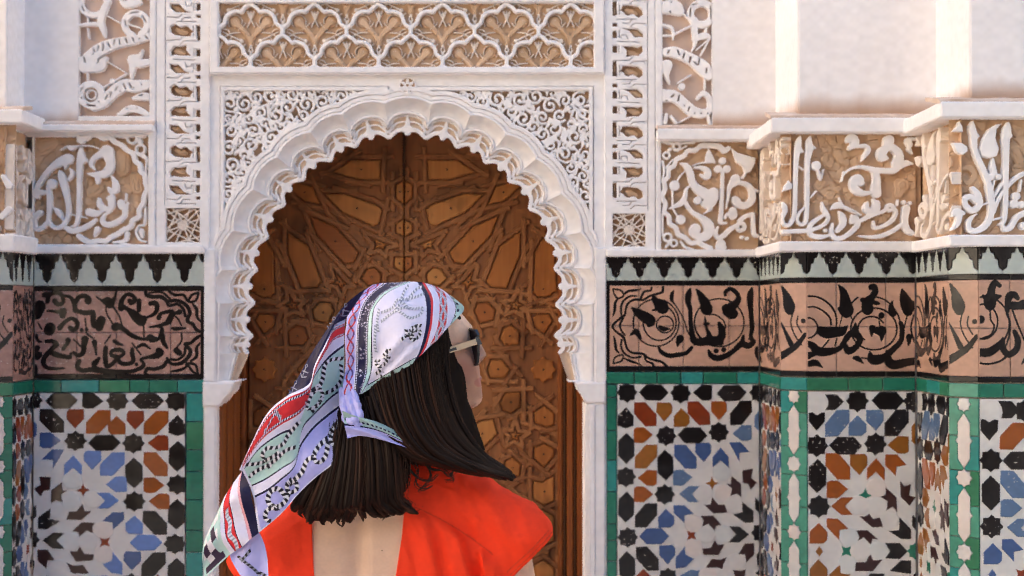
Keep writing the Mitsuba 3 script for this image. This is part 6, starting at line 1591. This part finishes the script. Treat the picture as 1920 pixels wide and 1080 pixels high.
Q = lambda s, x0, y0, k: [[(x0 + a / k, y0 + b / k) for a, b in (map(float, q.split(',')) for q in l.split())] for l in s.split('|')]
rope(Q("900,235 930,170 890,80 830,110 815,190 860,235 900,190 880,120 840,150|850,90 870,150 860,230|795,180 745,230 720,290 750,325 790,285 802,200|720,290 680,310 650,380 612,420 575,455|590,425 560,460 575,505 620,480 600,425|570,510 545,560 500,590 450,560 460,500 510,480 560,535|500,590 445,605 430,660 470,675 510,625 480,590", 390, 760, 3.375), iT, 8.5, 4.6, ('ink_dark', 'ink_white'))
rope(Q("320,330 390,325 430,310 418,270 450,230 500,230 550,200 560,170 600,120 640,70|330,410 380,370 440,340 500,300 550,250 612,228|430,310 470,290 520,255|445,350 470,330", 390, 760, 3.375), iT, 6.5, 4.4, ('ink_dark', 'ink_white'))
rope(Q("700,460 650,465 620,490 608,560 590,600 560,635 540,700 580,690 608,640 590,600|690,490 692,560 660,610 620,630|545,640 590,590|560,720 610,650", 390, 500, 2.7), iT, 6.5, 4.4, ('ink_dark', 'ink_white'))
rope(Q("760,430 700,440 672,490 690,545 735,520 752,470 700,475 640,512 600,550|720,430 690,500 720,540|640,460 660,520|525,622 480,640 470,690 512,665 460,740 425,702 398,722 440,770 402,810|500,620 480,670", 620, 510, 4.3206), iC, 6, 3.4, ('ink_dark', 'ink_white'))
rope(Q("440,330 530,290 562,230 640,220 720,200 770,172|440,400 530,330 620,290 700,300 762,292 745,345 670,370 600,330 540,290|590,240 612,160 640,110|640,232 700,150 742,120|560,300 600,250 660,300|400,430 395,560 405,640|420,300 410,400 420,480", 620, 510, 4.3206), iC, 5.0, 2.6, ('ink_grey', 'ink_white'))
rope(Q("250,900 330,960 380,1020 330,1035|330,860 270,930|380,1000 430,1030 350,1045", 390, 760, 3.375), iU, 5, 3.5, ('ink_dark', 'ink_grey'))
anc = []
for x, y in ((652, 583), (632, 608), (586, 694), (566, 724)):
    anc.append(draw(f"{x},{y-9},2 {x-5},{y+7},2|{x-7},{y-2},2 {x+6},{y+1},2|{x-11},{y+3},2 {x-6},{y+9},2 {x+3},{y+8},2|o {x+1},{y-11},2.5,2.5,1.4"))
ms = []
for g in polys(unary_union(anc)):
    vv, ff = trimesh.creation.triangulate_polygon(g, engine='earcut')
    d = iT(vv)
    if np.isnan(d).any(): d = np.where(np.isnan(d), np.nanmean(d) if not np.isnan(d).all() else np.nan, d)
    if np.isnan(d).all(): continue
    ms.append(trimesh.Trimesh(W3(np.column_stack([vv, d - .0014])), ff, process=False))
if ms:
    k_ = part(hs, 'anchor_print', cat(ms), 'ink_grey'); labels[k_] = {'kind': 'stuff'}
